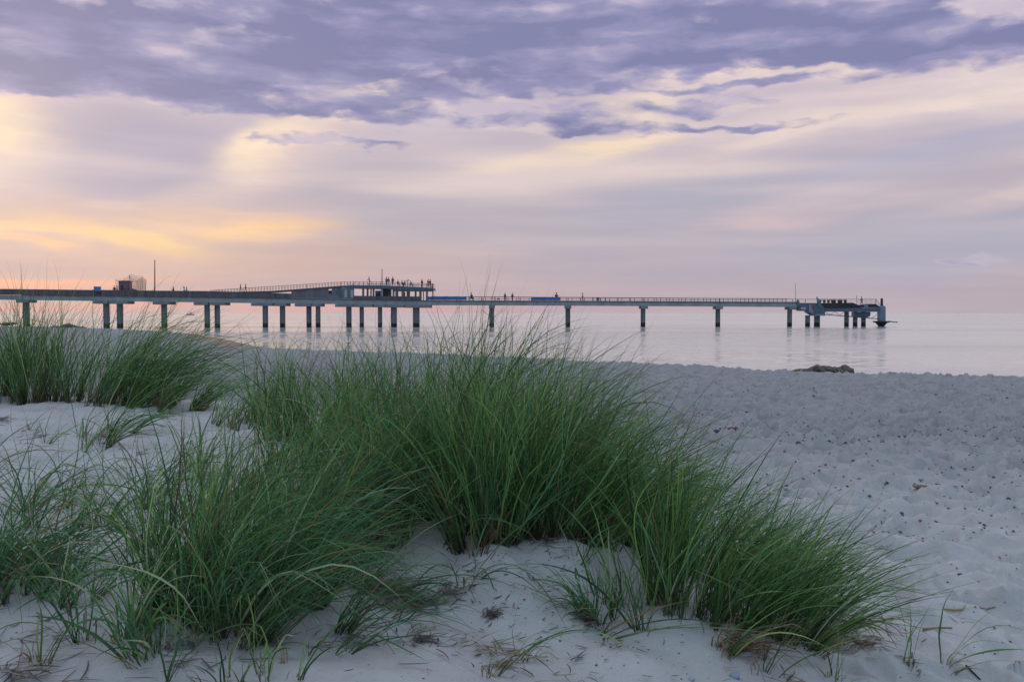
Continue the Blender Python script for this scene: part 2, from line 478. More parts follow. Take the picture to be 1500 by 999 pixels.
def simple(name, col, rough=0.7, var=0.25, scale=2.0, metal=0.0, streak=False, algae=False, bump=0.15):
    m, g, p, out = newmat(name)
    tc = g.n('ShaderNodeTexCoord').outputs['Object']
    if streak: tc = g.mapping(tc, sc=(1, 1, 0.12))
    n = g.noise(tc, scale, 5, 0.6)
    c = col if len(col) == 4 else tuple(col) + (1,)
    lo = tuple(v * (1 - var) for v in c[:3]) + (1,); hi = tuple(min(v * (1 + var), 1) for v in c[:3]) + (1,)
    cc = g.ramp(n, [(0.3, lo), (0.7, hi)])
    if algae:
        pz = g.n('ShaderNodeNewGeometry').outputs['Position']
        sp = g.n('ShaderNodeSeparateXYZ'); g.put(sp.inputs[0], pz)
        zz = g.m('ADD', sp.outputs[2], g.m('MULTIPLY', g.m('SUBTRACT', n, 0.5), 0.6))
        cc = g.mix(g.smooth(zz, 1.05, 0.75), cc, (0.018, 0.022, 0.02, 1))
    g.put(p.inputs['Base Color'], cc)
    p.inputs['Roughness'].default_value = rough; p.inputs['Metallic'].default_value = metal
    if bump:
        b = g.n('ShaderNodeBump'); b.inputs['Strength'].default_value = bump; b.inputs['Distance'].default_value = 0.02
        g.put(b.inputs['Height'], n); g.put(p.inputs['Normal'], b.outputs[0])
    return m


def mat_sand():
    m, g, p, out = newmat('sand')
    pos = g.n('ShaderNodeNewGeometry').outputs['Position']
    n1 = g.noise(pos, 0.8, 5, 0.6); n2 = g.noise(pos, 9.0, 4, 0.6); n3 = g.noise(pos, 420.0, 2, 0.6); n4 = g.noise(pos, 60.0, 3, 0.7)
    c = g.ramp(n1, [(0.3, (0.42, 0.425, 0.42, 1)), (0.7, (0.52, 0.52, 0.51, 1))])
    c = g.mix(g.m('MULTIPLY', g.smooth(n2, 0.35, 0.75), 0.22), c, (0.57, 0.57, 0.56, 1))
    c = g.mix(g.m('MULTIPLY', g.smooth(n4, 0.56, 0.72), 0.42), c, (0.24, 0.22, 0.21, 1))
    c = g.mix(g.m('MULTIPLY', g.smooth(n3, 0.64, 0.70), 0.5), c, (0.16, 0.14, 0.13, 1))
    sy = g.n('ShaderNodeSeparateXYZ'); g.put(sy.inputs[0], pos)
    gr = g.m('MULTIPLY', g.smooth(g.m('ADD', sy.outputs[1], g.m('MULTIPLY', n1, 4.0)), 8.0, 17.0), 0.80)
    c = g.mix(gr, c, (0.27, 0.27, 0.28, 1))
    mt = g.noise(g.mapping(pos, sc=(0.7, 1.9, 1)), 1.6, 5, 0.65)
    c = g.mix(g.m('MULTIPLY', g.smooth(mt, 0.48, 0.70), g.m('MULTIPLY_ADD', gr, 0.55, 0.10)), c, (0.18, 0.175, 0.18, 1))
    c = g.mix(g.m('MULTIPLY', g.smooth(mt, 0.46, 0.30), g.m('MULTIPLY', gr, 0.6)), c, (0.42, 0.41, 0.41, 1))
    # tiny shell crumbs
    vo = g.n('ShaderNodeTexVoronoi'); g.put(vo.inputs['Vector'], pos); vo.inputs['Scale'].default_value = 26.0
    sp = g.n('ShaderNodeSeparateColor'); g.put(sp.inputs[0], vo.outputs['Color'])
    spot = g.m('MULTIPLY', g.smooth(vo.outputs['Distance'], 0.17, 0.10), g.m('GREATER_THAN', sp.outputs[0], 0.86))
    c = g.mix(g.m('MULTIPLY', spot, 0.8), c, g.mix(g.m('GREATER_THAN', sp.outputs[1], 0.55), (0.09, 0.08, 0.085, 1), (0.62, 0.6, 0.6, 1)))
    wt = g.n('ShaderNodeAttribute', attribute_name='wet').outputs['Fac']
    c = g.mix(wt, c, (0.24, 0.17, 0.115, 1))
    g.put(p.inputs['Base Color'], c)
    g.put(p.inputs['Roughness'], g.m('SUBTRACT', 0.93, g.m('MULTIPLY', wt, 0.45)))
    p.inputs['Specular IOR Level'].default_value = 0.25
    b = g.n('ShaderNodeBump'); b.inputs['Strength'].default_value = 0.55; b.inputs['Distance'].default_value = 0.012
    g.put(b.inputs['Height'], g.m('ADD', g.m('MULTIPLY', n4, 0.7), g.m('MULTIPLY', n3, 0.25)))
    g.put(p.inputs['Normal'], b.outputs[0])
    return m


def mat_water():
    m, g, p, out = newmat('sea_water')
    pos = g.n('ShaderNodeNewGeometry').outputs['Position']
    a = g.noise(g.mapping(pos, sc=(0.5, 1.3, 1)), 0.55, 5, 0.55)
    b_ = g.noise(g.mapping(pos, loc=(40, 3, 0), rot=(0, 0, 0.3), sc=(0.9, 2.2, 1)), 2.6, 3, 0.6)
    big = g.noise(g.mapping(pos, sc=(0.25, 1.0, 1)), 0.035, 4, 0.6)
    amp = g.m('ADD', 0.6, g.m('MULTIPLY', g.smooth(big, 0.38, 0.66), 1.0))
    g.put(p.inputs['Base Color'], (0.40, 0.41, 0.40, 1))
    p.inputs['IOR'].default_value = 1.7
    g.put(p.inputs['Roughness'], g.m('MULTIPLY_ADD', g.smooth(big, 0.4, 0.65), 0.10, 0.13))
    ca = g.noise(g.mapping(pos, sc=(0.6, 1.2, 1)), 1.1, 4, 0.6, True)
    tilt = g.vm('MULTIPLY', g.vm('SUBTRACT', ca, (0.5, 0.5, 0.5)), (0.34, 0.50, 0.0))
    sc_ = g.n('ShaderNodeVectorMath', operation='SCALE'); g.put(sc_.inputs[0], tilt); g.put(sc_.inputs['Scale'], amp)
    g.put(p.inputs['Normal'], g.vm('NORMALIZE', g.vm('ADD', sc_.outputs[0], (0, 0, 1))))
    return m


def mat_grass():
    m, g, p, out = newmat('beach_grass')
    col = g.n('ShaderNodeAttribute', attribute_name='tint').outputs['Color']
    g.put(p.inputs['Base Color'], col)
    p.inputs['Roughness'].default_value = 0.45; p.inputs['Specular IOR Level'].default_value = 0.22
    tr = g.n('ShaderNodeBsdfTranslucent'); g.put(tr.inputs[0], g.mix(1.0, col, (1.15, 1.25, 0.75, 1), 'MULTIPLY'))
    mx = g.n('ShaderNodeMixShader'); mx.inputs[0].default_value = 0.30
    g.nt.links.new(p.outputs[0], mx.inputs[1]); g.nt.links.new(tr.outputs[0], mx.inputs[2]); g.nt.links.new(mx.outputs[0], out.inputs[0])
    return m


def mat_attr(name, rough=0.8):
    m, g, p, out = newmat(name)
    col = g.n('ShaderNodeAttribute', attribute_name='tint').outputs['Color']
    n = g.noise(g.n('ShaderNodeTexCoord').outputs['Object'], 30, 3, 0.6)
    g.put(p.inputs['Base Color'], g.mix(g.m('MULTIPLY', n, 0.35), col, (0.3, 0.28, 0.27, 1)))
    p.inputs['Roughness'].default_value = rough
    return m


M = {}
M['sand'] = mat_sand(); M['water'] = mat_water(); M['grass'] = mat_grass(); M['pebble'] = mat_attr('pebble_stone'); M['litter'] = mat_attr('dry_litter', 0.9)
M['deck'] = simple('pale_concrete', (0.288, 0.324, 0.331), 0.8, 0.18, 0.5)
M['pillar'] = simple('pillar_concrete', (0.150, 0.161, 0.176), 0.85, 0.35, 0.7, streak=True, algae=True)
M['cap'] = simple('cap_concrete', (0.196, 0.224, 0.231), 0.85, 0.2, 0.8)
M['wood_dark'] = simple('weathered_dark_boards', (0.105, 0.094, 0.105), 0.8, 0.4, 1.2, streak=True)
M['wood_grey'] = simple('weathered_grey_boards', (0.136, 0.146, 0.161), 0.8, 0.35, 1.2, streak=True)
M['rail'] = simple('rail_brown_steel', (0.10, 0.065, 0.05), 0.6, 0.2, 3)
M['rail_dark'] = simple('rail_grey_steel', (0.055, 0.055, 0.06), 0.6, 0.2, 3)
M['pole'] = simple('pole_steel', (0.10, 0.07, 0.06), 0.6, 0.2, 3)
M['blue'] = simple('blue_tarpaulin', (0.040, 0.136, 0.336), 0.6, 0.25, 0.9)
M['blue2'] = simple('blue_panel', (0.040, 0.192, 0.576), 0.5, 0.1, 1)
M['steel_blue'] = simple('blue_grey_steel', (0.083, 0.116, 0.165), 0.5, 0.2, 0.8)
M['steel_lt'] = simple('light_blue_grey_steel', (0.198, 0.242, 0.322), 0.5, 0.15, 0.8)
M['teal'] = simple('teal_grey_steel', (0.088, 0.154, 0.160), 0.5, 0.15, 0.8)
M['dark'] = simple('near_black_steel', (0.02, 0.022, 0.03), 0.6, 0.3, 1)
M['rope'] = simple('tan_rope', (0.62, 0.40, 0.32), 0.9, 0.2, 5)
M['hut'] = simple('brown_hut_boards', (0.17, 0.11, 0.13), 0.8, 0.3, 2)
M['glass'] = simple('pale_window_pane', (0.320, 0.376, 0.440), 0.15, 0.1, 1)
M['white'] = simple('white_paint', (0.75, 0.75, 0.75), 0.5, 0.05, 2)
M['red'] = simple('red_paint', (0.55, 0.06, 0.04), 0.5, 0.1, 2)
M['rock'] = simple('wet_rock', (0.10, 0.09, 0.065), 0.8, 0.6, 5, bump=0.6)
M['skin'] = simple('skin', (0.45, 0.28, 0.20), 0.6, 0.05, 10, bump=0)
M['hair'] = simple('dark_hair', (0.03, 0.02, 0.015), 0.7, 0.2, 10, bump=0)
M['shell'] = simple('white_shell', (0.72, 0.70, 0.68), 0.4, 0.1, 30)
CL = {n: simple('cloth_' + n, c, 0.85, 0.15, 8, bump=0) for n, c in
      dict(black=(.015, .015, .02), navy=(.02, .03, .08), maroon=(.10, .02, .03), grey=(.15, .15, .17), white=(.6, .6, .62), paleblue=(.30, .42, .62),
           purple=(.10, .06, .25), jeans=(.05, .08, .16), brown=(.08, .05, .035), beige=(.4, .33, .27)).items()}

# ------------------------------------------------------------------ ground sheet
def build_ground():
    rows = [0.0, 0.3, 0.55]
    d = 0.8
    while d < 62: rows.append(d); d *= 1.0058
    while d < 240: rows.append(d); d *= 1.012
    while d < 4200: rows.append(d); d *= 1.12
    rows = np.array(rows)
    fine = np.radians(np.linspace(-35.5, 35.5, 800))
    coarse = np.radians(np.linspace(35.5, 324.5, 90)[1:-1])
    ang = np.concatenate([fine, coarse])
    A, R = np.meshgrid(ang, rows)
    X = np.sin(A) * R; Y = np.cos(A) * R
    Z = ground_z(X.ravel(), Y.ravel()).reshape(X.shape)
    # far behind the shore the sheet goes under the sea in front and stays land behind
    wet = np.zeros_like(Z)
    ys = shore_y(X, Y); px = 750 + F * X / np.maximum(Y, 0.5)
    spit = sst(px, 255, 285) * (1 - sst(px, 372, 385))
    nz = fbm(X * 0.25, Y * 0.25, 88, 3)
    wet = np.maximum(wet, sst(Y - ys, 1.0, 2.0) * (Y > 5) * 0.9)
    wet = np.maximum(wet, spit * sst(Y - ys * (1 - 0.26 * (1 - sst(px, 330, 380)) + 0.10 * nz), -3.0, -1) * (Y > 5))
    nr, nc = X.shape
    idx = np.arange(nr * nc).reshape(nr, nc)
    nxt = np.roll(idx, -1, axis=1)
    f = np.stack([idx[:-1], nxt[:-1], nxt[1:], idx[1:]], -1).reshape(-1, 4)[:, ::-1]
    me = np_mesh('beach_sand', np.stack([X.ravel(), Y.ravel(), Z.ravel()], 1), f, True, {'wet': wet.ravel()}, M['sand'])
    o = link('ground', me); tag(o, kind='structure')
    return o


build_ground()
wb = MB(); n = 96; R = 45000
wb.v = [(R * math.sin(2 * math.pi * k / n), R * math.cos(2 * math.pi * k / n), 0.0) for k in range(n)]
wb.f = [tuple(range(n - 1, -1, -1))]
tag(wb.build('sea', M['water']), kind='structure')

# ------------------------------------------------------------------ pier
DX = np.array([-200, 0, 300, 600, 1300, 1400], float); DY = np.array([168, 176, 186, 193, 203, 204.5], float)


def D(px): return float(np.interp(px, DX, DY))


def PP(px, py, off=0.0):
    v = at(px, py, D(px)); v.y += off; return v


YT = ([-200, 0, 300, 400, 610, 832, 1054, 1168], [430.0, 432.3, 436, 437.4, 441, 441.7, 442.8, 443.4])
YB = ([-200, 0, 385, 610, 832, 1054, 1168], [436.5, 439, 444.2, 447, 447.8, 449, 449.8])
def yt(px): return float(np.interp(px, *YT))
def yb(px): return float(np.interp(px, *YB))


def band(mb, pts, o0, o1):
    """pts: list of (px, ytop, ybottom); a continuous wall following the pier line"""
    for (a, t0, b0), (c, t1, b1) in zip(pts[:-1], pts[1:]):
        A = PP(a, b0); B = PP(c, b1); T0 = PP(a, t0); T1 = PP(c, t1)
        q = [(A.x, A.y + o0, A.z), (B.x, B.y + o0, B.z), (B.x, B.y + o1, B.z), (A.x, A.y + o1, A.z),
             (T0.x, T0.y + o0, T0.z), (T1.x, T1.y + o0, T1.z), (T1.x, T1.y + o1, T1.z), (T0.x, T0.y + o1, T0.z)]
        mb.quadbox(q)
    return mb


W = 3.2   # deck width
pier = empty('pier', PP(600, 478), 'long pale concrete sea pier on pillars running across the water', 'pier')
# deck in long precast beams
joints = [-200, -80, 32, 150, 236, 305, 398, 458, 520, 565, 610, 720, 832, 943.5, 1054, 1168]
for a, b in zip(joints[:-1], joints[1:]):
    a2, b2 = a + 0.15, b - 0.15
    mid = [a2 + (b2 - a2) * i / 4 for i in range(5)]
    band(MB(), [(p, yt(p), yb(p)) for p in mid], 0, W).build('deck_beam', M['deck'], pier)
    # overhanging walkway boards on top
    if b > 140: band(MB(), [(p, yt(p) - (2.7 if b < 430 else 1.1), yt(p) - 0.03) for p in mid], -0.25, W + 0.25).build('walkway', M['wood_dark'], pier)

PIL = [(32, 9, 24, 41), (150.5, 9, 136, 158), (170.5, 9, 160, 187), (236, 8.5, 224, 249), (299.5, 8, 284, 305), (314.5, 8, 307, 330), (385.5, 8, 368, 400),
       (411, 8, 402, 420), (450, 7.5, 432, 456), (463.5, 7, 457, 471), (509, 8, 491, 517), (528, 6.5, 518, 546), (555, 6.5, 548, 564), (575.5, 9, 565, 592), (608.5, 10, 593, 631),
       (720, 7.2, 716, 724.5), (832.5, 7.2, 828, 837), (943.5, 7, 939, 949), (1054, 7, 1049, 1059), (1160, 7, 1156, 1166), (-85, 9, -93, -77), (-180, 9, -188, -172)]
for (px, w, c0, c1) in PIL:
    yc = yb(px)
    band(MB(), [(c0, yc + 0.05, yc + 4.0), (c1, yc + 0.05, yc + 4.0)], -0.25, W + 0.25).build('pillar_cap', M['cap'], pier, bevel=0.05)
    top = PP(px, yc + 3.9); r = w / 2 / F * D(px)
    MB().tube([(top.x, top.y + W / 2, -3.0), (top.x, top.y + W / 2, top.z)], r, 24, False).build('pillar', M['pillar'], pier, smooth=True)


def railing(root, pts, off, post_dx, h_rail, mat, double=False, t=0.05, top_w=0.09):
    """pts [(px, y of foot, y of top rail)] ; posts are children of the railing"""
    mb = MB()
    for (a, f0, t0), (b, f1, t1) in zip(pts[:-1], pts[1:]):
        m0 = (f0 + t0) / 2; m1 = (f1 + t1) / 2
        A = PP(a, t0, off); B = PP(b, t1, off)
        k = 5.5 * 0.16
        band(mb, [(a, t0, t0 + top_w * 6.6), (b, t1, t1 + top_w * 6.6)], off - 0.05, off + 0.07)
        band(mb, [(a, m0, m0 + 0.36), (b, m1, m1 + 0.36)], off - 0.02, off + 0.04)
    ra = mb.build('railing', mat, root)
    xs = []
    x = pts[0][0] + 0.3
    while x < pts[-1][0]:
        xs.append(x)
        if double: xs.append(x + post_dx * 0.30)
        x += post_dx
    xp = [p[0] for p in pts]; me = None
    for x in xs:
        if x > pts[-1][0]: continue
        f = np.interp(x, xp, [p[1] for p in pts]); t_ = np.interp(x, xp, [p[2] for p in pts])
        A = PP(x, f, off); B = PP(x, t_ + top_w * 6.6, off)
        if me is None:
            me = bpy.data.meshes.new('post'); q = MB().box(-t, t, -0.04, 0.04, 0, 1.0)
            me.from_pydata(q.v, [], q.f); me.materials.append(mat)
        o = bpy.data.objects.new('post', me); COL.objects.link(o); o.parent = ra
        o.location = A - wloc(root); o.scale = (1, 1, B.z - A.z)
    return ra


# left part: solid dark parapet boards standing off the deck on short posts
def parapet(pts, off=-0.28, mat='wood_dark'):
    return band(MB(), pts, off, off + 0.10).build('parapet', M[mat], pier)


parapet([(-200, 421.4, 429.0), (0, 423.4, 431.2), (60, 424.0, 431.9), (134, 424.9, 432.7)])
parapet([(135, 424.6, 433.7), (230, 425.9, 434.9), (305, 426.4, 435.6)], mat='wood_dark')
parapet([(305.3, 426.6, 435.7), (365, 427.8, 436.5), (427, 430.2, 437.4)])
px = -195
while px < 134:
    band(MB(), [(px, yt(px) - 8.0, yt(px) - 1), (px + 1.6, yt(px) - 8.0, yt(px) - 1)], -0.16, -0.04).build('post', M['wood_dark'], pier); px += 13.0
parapet([(-200, 421.4, 430.0), (134, 424.9, 432.7)], off=W + 0.1)

# right part: open two-bar railing, front and back
segs = [(632, 720), (720, 832), (832, 943.5), (943.5, 1054), (1054, 1160)]
def yr(px): return float(np.interp(px, [632, 832, 1054, 1170], [434.2, 435.3, 436.9, 437.6]))
for a, b in segs:
    railing(pier, [(a, yt(a) - 1, yr(a)), (b, yt(b) - 1, yr(b))], 0.0, 18.3, 1.0, M['rail'], True)
railing(pier, [(632, yt(632) - 1, yr(632)), (1160, yt(1160) - 1, yr(1160))], W, 18.3, 1.0, M['rail_dark'], False)

# ------------------------------------------------------------------ viewing pavilion with its ramp
pav = empty('viewing_pavilion', PP(560, yt(560)), 'two storey wooden viewing pavilion with long ramp up to its roof deck', 'building')
upx = [308, 400, 450, 500, 520, 560, 600, 634]
dk_t = [428.2, 426.2, 422.5, 418.6, 417.8, 418.0, 420.2, 421.6]
dk_b = [429.6, 428.4, 425.2, 421.4, 422.2, 423.0, 424.3, 425.4]
rl_t = [425.3, 419.4, 416.3, 413.1, 412.6, 412.8, 414.6, 415.6]
ramp_pts = [(a, b, c) for a, b, c in zip(upx, dk_t, dk_b)]
band(MB(), ramp_pts[:4], -0.3, 3.0).build('ramp', M['wood_dark'], pav)
band(MB(), ramp_pts[3:], -0.3, 7.0).build('roof_deck', M['steel_blue'], pav)
for k in range(len(upx) - 1):
    railing(pav, [(upx[k], dk_t[k], rl_t[k]), (upx[k + 1], dk_t[k + 1], rl_t[k + 1])], -0.25, 4.4 if k < 4 else 6.2, 1, M['rail'])
railing(pav, [(500, 418.6, 413.4), (634, 421.6, 415.8)], 6.9, 8.0, 1, M['rail'])
band(MB(), [(633.4, 415.2, 438.5), (634.9, 415.2, 438.5)], -0.3, -0.1).build('corner_post', M['rail'], pav)
# boarded side under the ramp
def rb(px): return float(np.interp(px, upx, dk_b))
band(MB(), [(427, rb(427) + .05, yt(427) - 1.2), (481.5, rb(481.5) + .05, yt(481) - 1.2)], -0.18, 0.0).build('side_wall', M['wood_grey'], pav)
band(MB(), [(481.5, 431.2, yt(481) - 1.2), (486.3, 431.2, yt(486) - 1.2)], -0.18, 0.0).build('side_wall', M['wood_grey'], pav)
band(MB(), [(486.3, rb(486) + .05, yt(486) - 1.2), (518.8, rb(518) + .05, yt(518) - 1.2)], -0.18, 0.0).build('side_wall', M['wood_grey'], pav)
band(MB(), [(481.6, 425.6, 431.1), (486.2, 425.6, 431.1)], -0.05, 0.0).build('window', M['dark'], pav)
for a in (492, 497): band(MB(), [(a, 425.8, 432), (a + 2.4, 425.8, 432)], -0.24, -0.185).build('panel', M['steel_blue'], pav)
for a in (505, 514): band(MB(), [(a, 424.6, 436), (a + 3.6, 424.8, 436)], -0.24, -0.185).build('window', M['glass'], pav)
band(MB(), [(519, 433.3, 439.4), (570, 434.0, 440.2), (617, 434.4, 440.3)], -0.2, -0.06).build('low_wall', M['wood_dark'], pav)
for (a, b, mt, dd) in [(530.5, 533, 'wood_dark', 0), (537, 539.4, 'wood_dark', 0), (545.8, 548, 'wood_dark', 0), (557.8, 560.0, 'steel_lt', -0.1), (568.2, 569.4, 'wood_dark', 3), (571.2, 573, 'wood_dark', 0),
                       (575, 577.4, 'steel_blue', 0), (579, 583, 'wood_grey', 0), (588, 592, 'wood_grey', 0), (595.6, 600.2, 'wood_dark', 0), (607.4, 609.4, 'wood_dark', 0), (614, 617.4, 'teal', 0), (624.4, 626.6, 'wood_grey', 0), (617, 618, 'wood_dark', 4)]:
    band(MB(), [(a, rb(a) + .04, 440.2), (b, rb(b) + .04, 440.2)], dd, dd + 0.5).build('column', M[mt], pav)
for a in (536, 552, 584, 604, 620): band(MB(), [(a, rb(a) + .04, 440.2), (a + 1.6, rb(a) + .04, 440.2)], 6, 6.4).build('column', M['wood_dark'], pav)
band(MB(), [(577, 424.4, 427.2), (634, 425.6, 427.2)], -0.02, 0.2).build('fascia', M['wood_grey'], pav)
band(MB(), [(588, 427.3, 434.3), (588.9, 427.3, 434.3)], 0.5, 6).build('partition', M['wood_grey'], pav)
band(MB(), [(618.5, 436.6, 437.1), (624.5, 436.6, 437.1)], -0.15, -0.08).build('side_rail', M['white'], pav)
band(MB(), [(560, 423.1, 440.2), (568, 423.6, 440.2)], 0.6, 4.0).build('store_room', M['dark'], pav)

k = empty('kiosk', PP(553, 440), 'dark navy kiosk box under the roof deck of the pavilion', 'kiosk')
band(MB(), [(549, 426.6, 440), (557, 426.6, 440)], 0.6, 2.6).build('cabin', M['steel_blue'], k)
band(MB(), [(548.4, 425.9, 426.55), (557.6, 425.9, 426.55)], 0.4, 2.8).build('roof', M['dark'], k)
band(MB(), [(550.2, 430.4, 434), (555.8, 430.4, 434)], 0.52, 0.59).build('counter_window', M['dark'], k)

# tarpaulins and blue panel
def tarp(a, b, t, bt, label):
    e = empty('tarpaulin', PP((a + b) / 2, bt), label, 'tarpaulin', 'blue tarpaulins tied to the pier railing')
    mb = MB(); N = 26
    for i in range(N):
        p0 = a + (b - a) * i / N; p1 = a + (b - a) * (i + 1) / N
        q0 = 0.10 * math.sin(i * 1.7) * 0.4; q1 = 0.10 * math.sin((i + 1) * 1.7) * 0.4
        s0 = 0.25 * math.sin(i * 0.9); s1 = 0.25 * math.sin((i + 1) * .9)
        A, B, T0, T1 = PP(p0, bt), PP(p1, bt), PP(p0, t + s0), PP(p1, t + s1)
        mb.quadbox([(A.x, A.y - .20 + q0, A.z), (B.x, B.y - .20 + q1, B.z), (B.x, B.y - .17 + q1, B.z), (A.x, A.y - .17 + q0, A.z),
                    (T0.x, T0.y - .20 + q0, T0.z), (T1.x, T1.y - .20 + q1, T1.z), (T1.x, T1.y - .17 + q1, T1.z), (T0.x, T0.y - .17 + q0, T0.z)])
    mb.build('sheet', M['blue'], e)
    mb = MB()
    for i in range(7):
        p = a + (b - a) * i / 6; A = PP(p, t + .4, -.2); B = PP(p, t - .1, 0); mb.tube([A, B], 0.02, 5)
    mb.build('ties', M['white'], e)


tarp(626, 683.5, 434.3, 439.6, 'longer blue tarpaulin tied to the pier railing beside the pavilion')
tarp(778, 821, 435.3, 440.2, 'shorter blue tarpaulin tied to the open pier railing between two pillars')
e = empty('info_board', PP(143, 432), 'blue information board on two posts above the left pier parapet', 'sign')
band(MB(), [(138.8, 419.8, 426.4), (149.2, 420.0, 426.6)], -0.45, -0.36).build('board', M['blue2'], e)
for a in (139.6, 147.8): band(MB(), [(a, 426.5, 433.2), (a + .9, 426.5, 433.2)], -0.43, -0.36).build('leg', M['dark'], e)
band(MB(), [(141.6, 427, 430.6), (146.4, 427.6, 430.6)], -0.43, -0.36).build('lower_panel', M['dark'], e)
e = empty('litter_bin', PP(876, 441), 'small purple grey bin by the railing on the open pier', 'bin')
band(MB(), [(874, 436.6, 440.4), (878, 436.6, 440.4)], 0.3, 0.8).build('body', M['steel_lt'], e, bevel=0.04)
band(MB(), [(873.6, 436.0, 436.5), (878.4, 436.0, 436.5)], 0.25, 0.85).build('lid', M['dark'], e)
band(MB(), [(879.0, 436.8, 440.6), (880.2, 436.8, 440.6)], 0.2, 0.5).build('stand', M['rail'], e)
e = empty('bench', PP(730, 441), 'low dark bench on the open pier left of the standing pair', 'bench')
band(MB(), [(728, 438.2, 438.8), (732, 438.2, 438.8)], 0.6, 1.2).build('seat', M['wood_dark'], e)
band(MB(), [(728, 436.8, 438.0), (732, 436.8, 438.0)], 1.2, 1.3).build('backrest', M['wood_dark'], e)
for a in (728.3, 731.2): band(MB(), [(a, 438.85, 440.6), (a + .5, 438.85, 440.6)], 0.65, 1.15).build('leg', M['rail_dark'], e)

# poles
def pole(px, y0, y1, r, label, name='flag_pole', cat='pole', head=False):
    A = PP(px, y0, 0.6); B = PP(px, y1, 0.6)
    e = empty(name, A, label, cat)
    MB().tube([A, (A + B) / 2, B], [r, r * .9, r * .7], 10).build('shaft', M['pole'], e, smooth=True)
    MB().tube([A, A + Vector((0, 0, .12))], r * 2.2, 10).build('base', M['rail_dark'], e)
    MB().tube([B, B + Vector((0, 0, .10))], [r * 1.3, r * .4], 10).build('cap', M['rail_dark'], e)


pole(225, 433, 381.5, .12, 'tallest brown pole standing on the left part of the pier')
pole(559, 419, 394.5, .10, 'mid height pole rising from the pavilion roof deck')
pole(1166.5, 443, 415.5, .045, 'very thin mast near the seaward end of the pier', 'mast', 'mast')

# coin telescope on roof deck
A = PP(597, 420.2, 0.2)
e = empty('telescope', A, 'T shaped coin telescope on a stand on the pavilion roof deck', 'telescope')
MB().tube([A, A + Vector((0, 0, 1.25))], [.07, .05], 10).build('stand', M['dark'], e)
MB().tube([A + Vector((-.32, 0, 1.30)), A + Vector((0, 0, 1.36)), A + Vector((.30, 0, 1.44))], [.06, .09, .11], 10).build('barrel', M['dark'], e)
A = PP(1256, 446, 0.6)
e = empty('lamp_post', A, 'short pale lamp post beside the barred railing at the pier end', 'lamp')
MB().tube([A, A + Vector((0, 0, 1.65))], [.05, .04], 8).build('shaft', M['steel_lt'], e)
MB().tube([A + Vector((0, 0, 1.66)), A + Vector((0, 0, 1.9))], [.13, .09], 8).build('lamp_head', M['steel_lt'], e)

# ------------------------------------------------------------------ play tower with rope nets
pt = empty('climbing_frame', PP(190, 433), 'climbing frame of leaning posts and rope nets on the left part of the pier', 'climbing frame')
posts = [(168.5, 408.8, 425.6), (181, 402.3, 424), (189.5, 402.0, 425), (201, 404.0, 425.4), (211, 409.4, 425.6), (195, 411, 426), (206, 407.5, 425.6), (176, 407.5, 425.4)]
offs = [0.4, 2.8, 0.3, 2.6, 1.0, 1.5, 0.2, 2.0]
for (a, t, b), o in zip(posts, offs):
    lean = (a - 190) * 0.05
    MB().tube([PP(a - lean, b + 6, o), PP(a + lean * .3, t, o)], .045, 6).build('post', M['rope'], pt)
links_ = [(0, 7), (7, 1), (1, 2), (2, 3), (3, 4), (2, 6), (6, 4), (5, 6), (5, 3), (1, 5)]
for (i, j) in links_:
    mb = MB(); nn = 7
    a, b = posts[i], posts[j]
    for k_ in range(nn + 1):
        f = k_ / nn
        A = PP(a[0], a[1] + (a[2] - a[1]) * f, offs[i]); B = PP(b[0], b[1] + (b[2] - b[1]) * f, offs[j])
        mid = (A + B) / 2; mid.z -= 0.10
        mb.tube([A, mid, B], .020, 4, False)
    for k_ in range(1, 6):
        f = k_ / 6
        T = PP(a[0] + (b[0] - a[0]) * f, a[1] + (b[1] - a[1]) * f + .4, offs[i] + (offs[j] - offs[i]) * f)
        Bt = PP(a[0] + (b[0] - a[0]) * f, a[2] + (b[2] - a[2]) * f, offs[i] + (offs[j] - offs[i]) * f)
        mb.tube([T, Bt], .020, 4, False)
    mb.build('rope_net', M['rope'], pt)
hut = empty('play_hut', PP(180, 433), 'small brown wooden hut in front of the rope nets on the pier', 'hut')
band(MB(), [(172.3, 412.2, 433.4), (187.0, 412.2, 433.8)], 0.4, 2.2).build('wall', M['hut'], hut)
band(MB(), [(171.8, 411.2, 412.15), (187.4, 411.0, 412.15)], 0.3, 2.3).build('roof', M['hut'], hut)
band(MB(), [(176.4, 417.6, 425.5), (178.8, 417.6, 425.5)], 0.33, 0.39).build('door', M['dark'], hut)
A = [(187.2, 421.6, 433.4), (192, 423.6, 433.8), (200, 425.6, 434.2), (212, 426.4, 434.6)]
band(MB(), A, 0.5, 1.8).build('slide', M['wood_dark'], hut)

# ------------------------------------------------------------------ end platform
ep = empty('landing_stage', PP(1230, 457), 'blue grey steel landing stage with truss and fenders at the pier end', 'landing stage')


def quadpx(mb, pts, o0, o1):
    Yc = D(pts[0][0])
    poly = []
    for (a, b) in pts:
        v = at(a, b, Yc); poly.append((v.x, v.z))
    # make counter-clockwise in x,z as seen from the camera
    ar = sum(poly[i][0] * poly[(i + 1) % len(poly)][1] - poly[(i + 1) % len(poly)][0] * poly[i][1] for i in range(len(poly)))
    if ar < 0: poly.reverse()
    return mb.prism(poly, Yc + o0, Yc + o1)


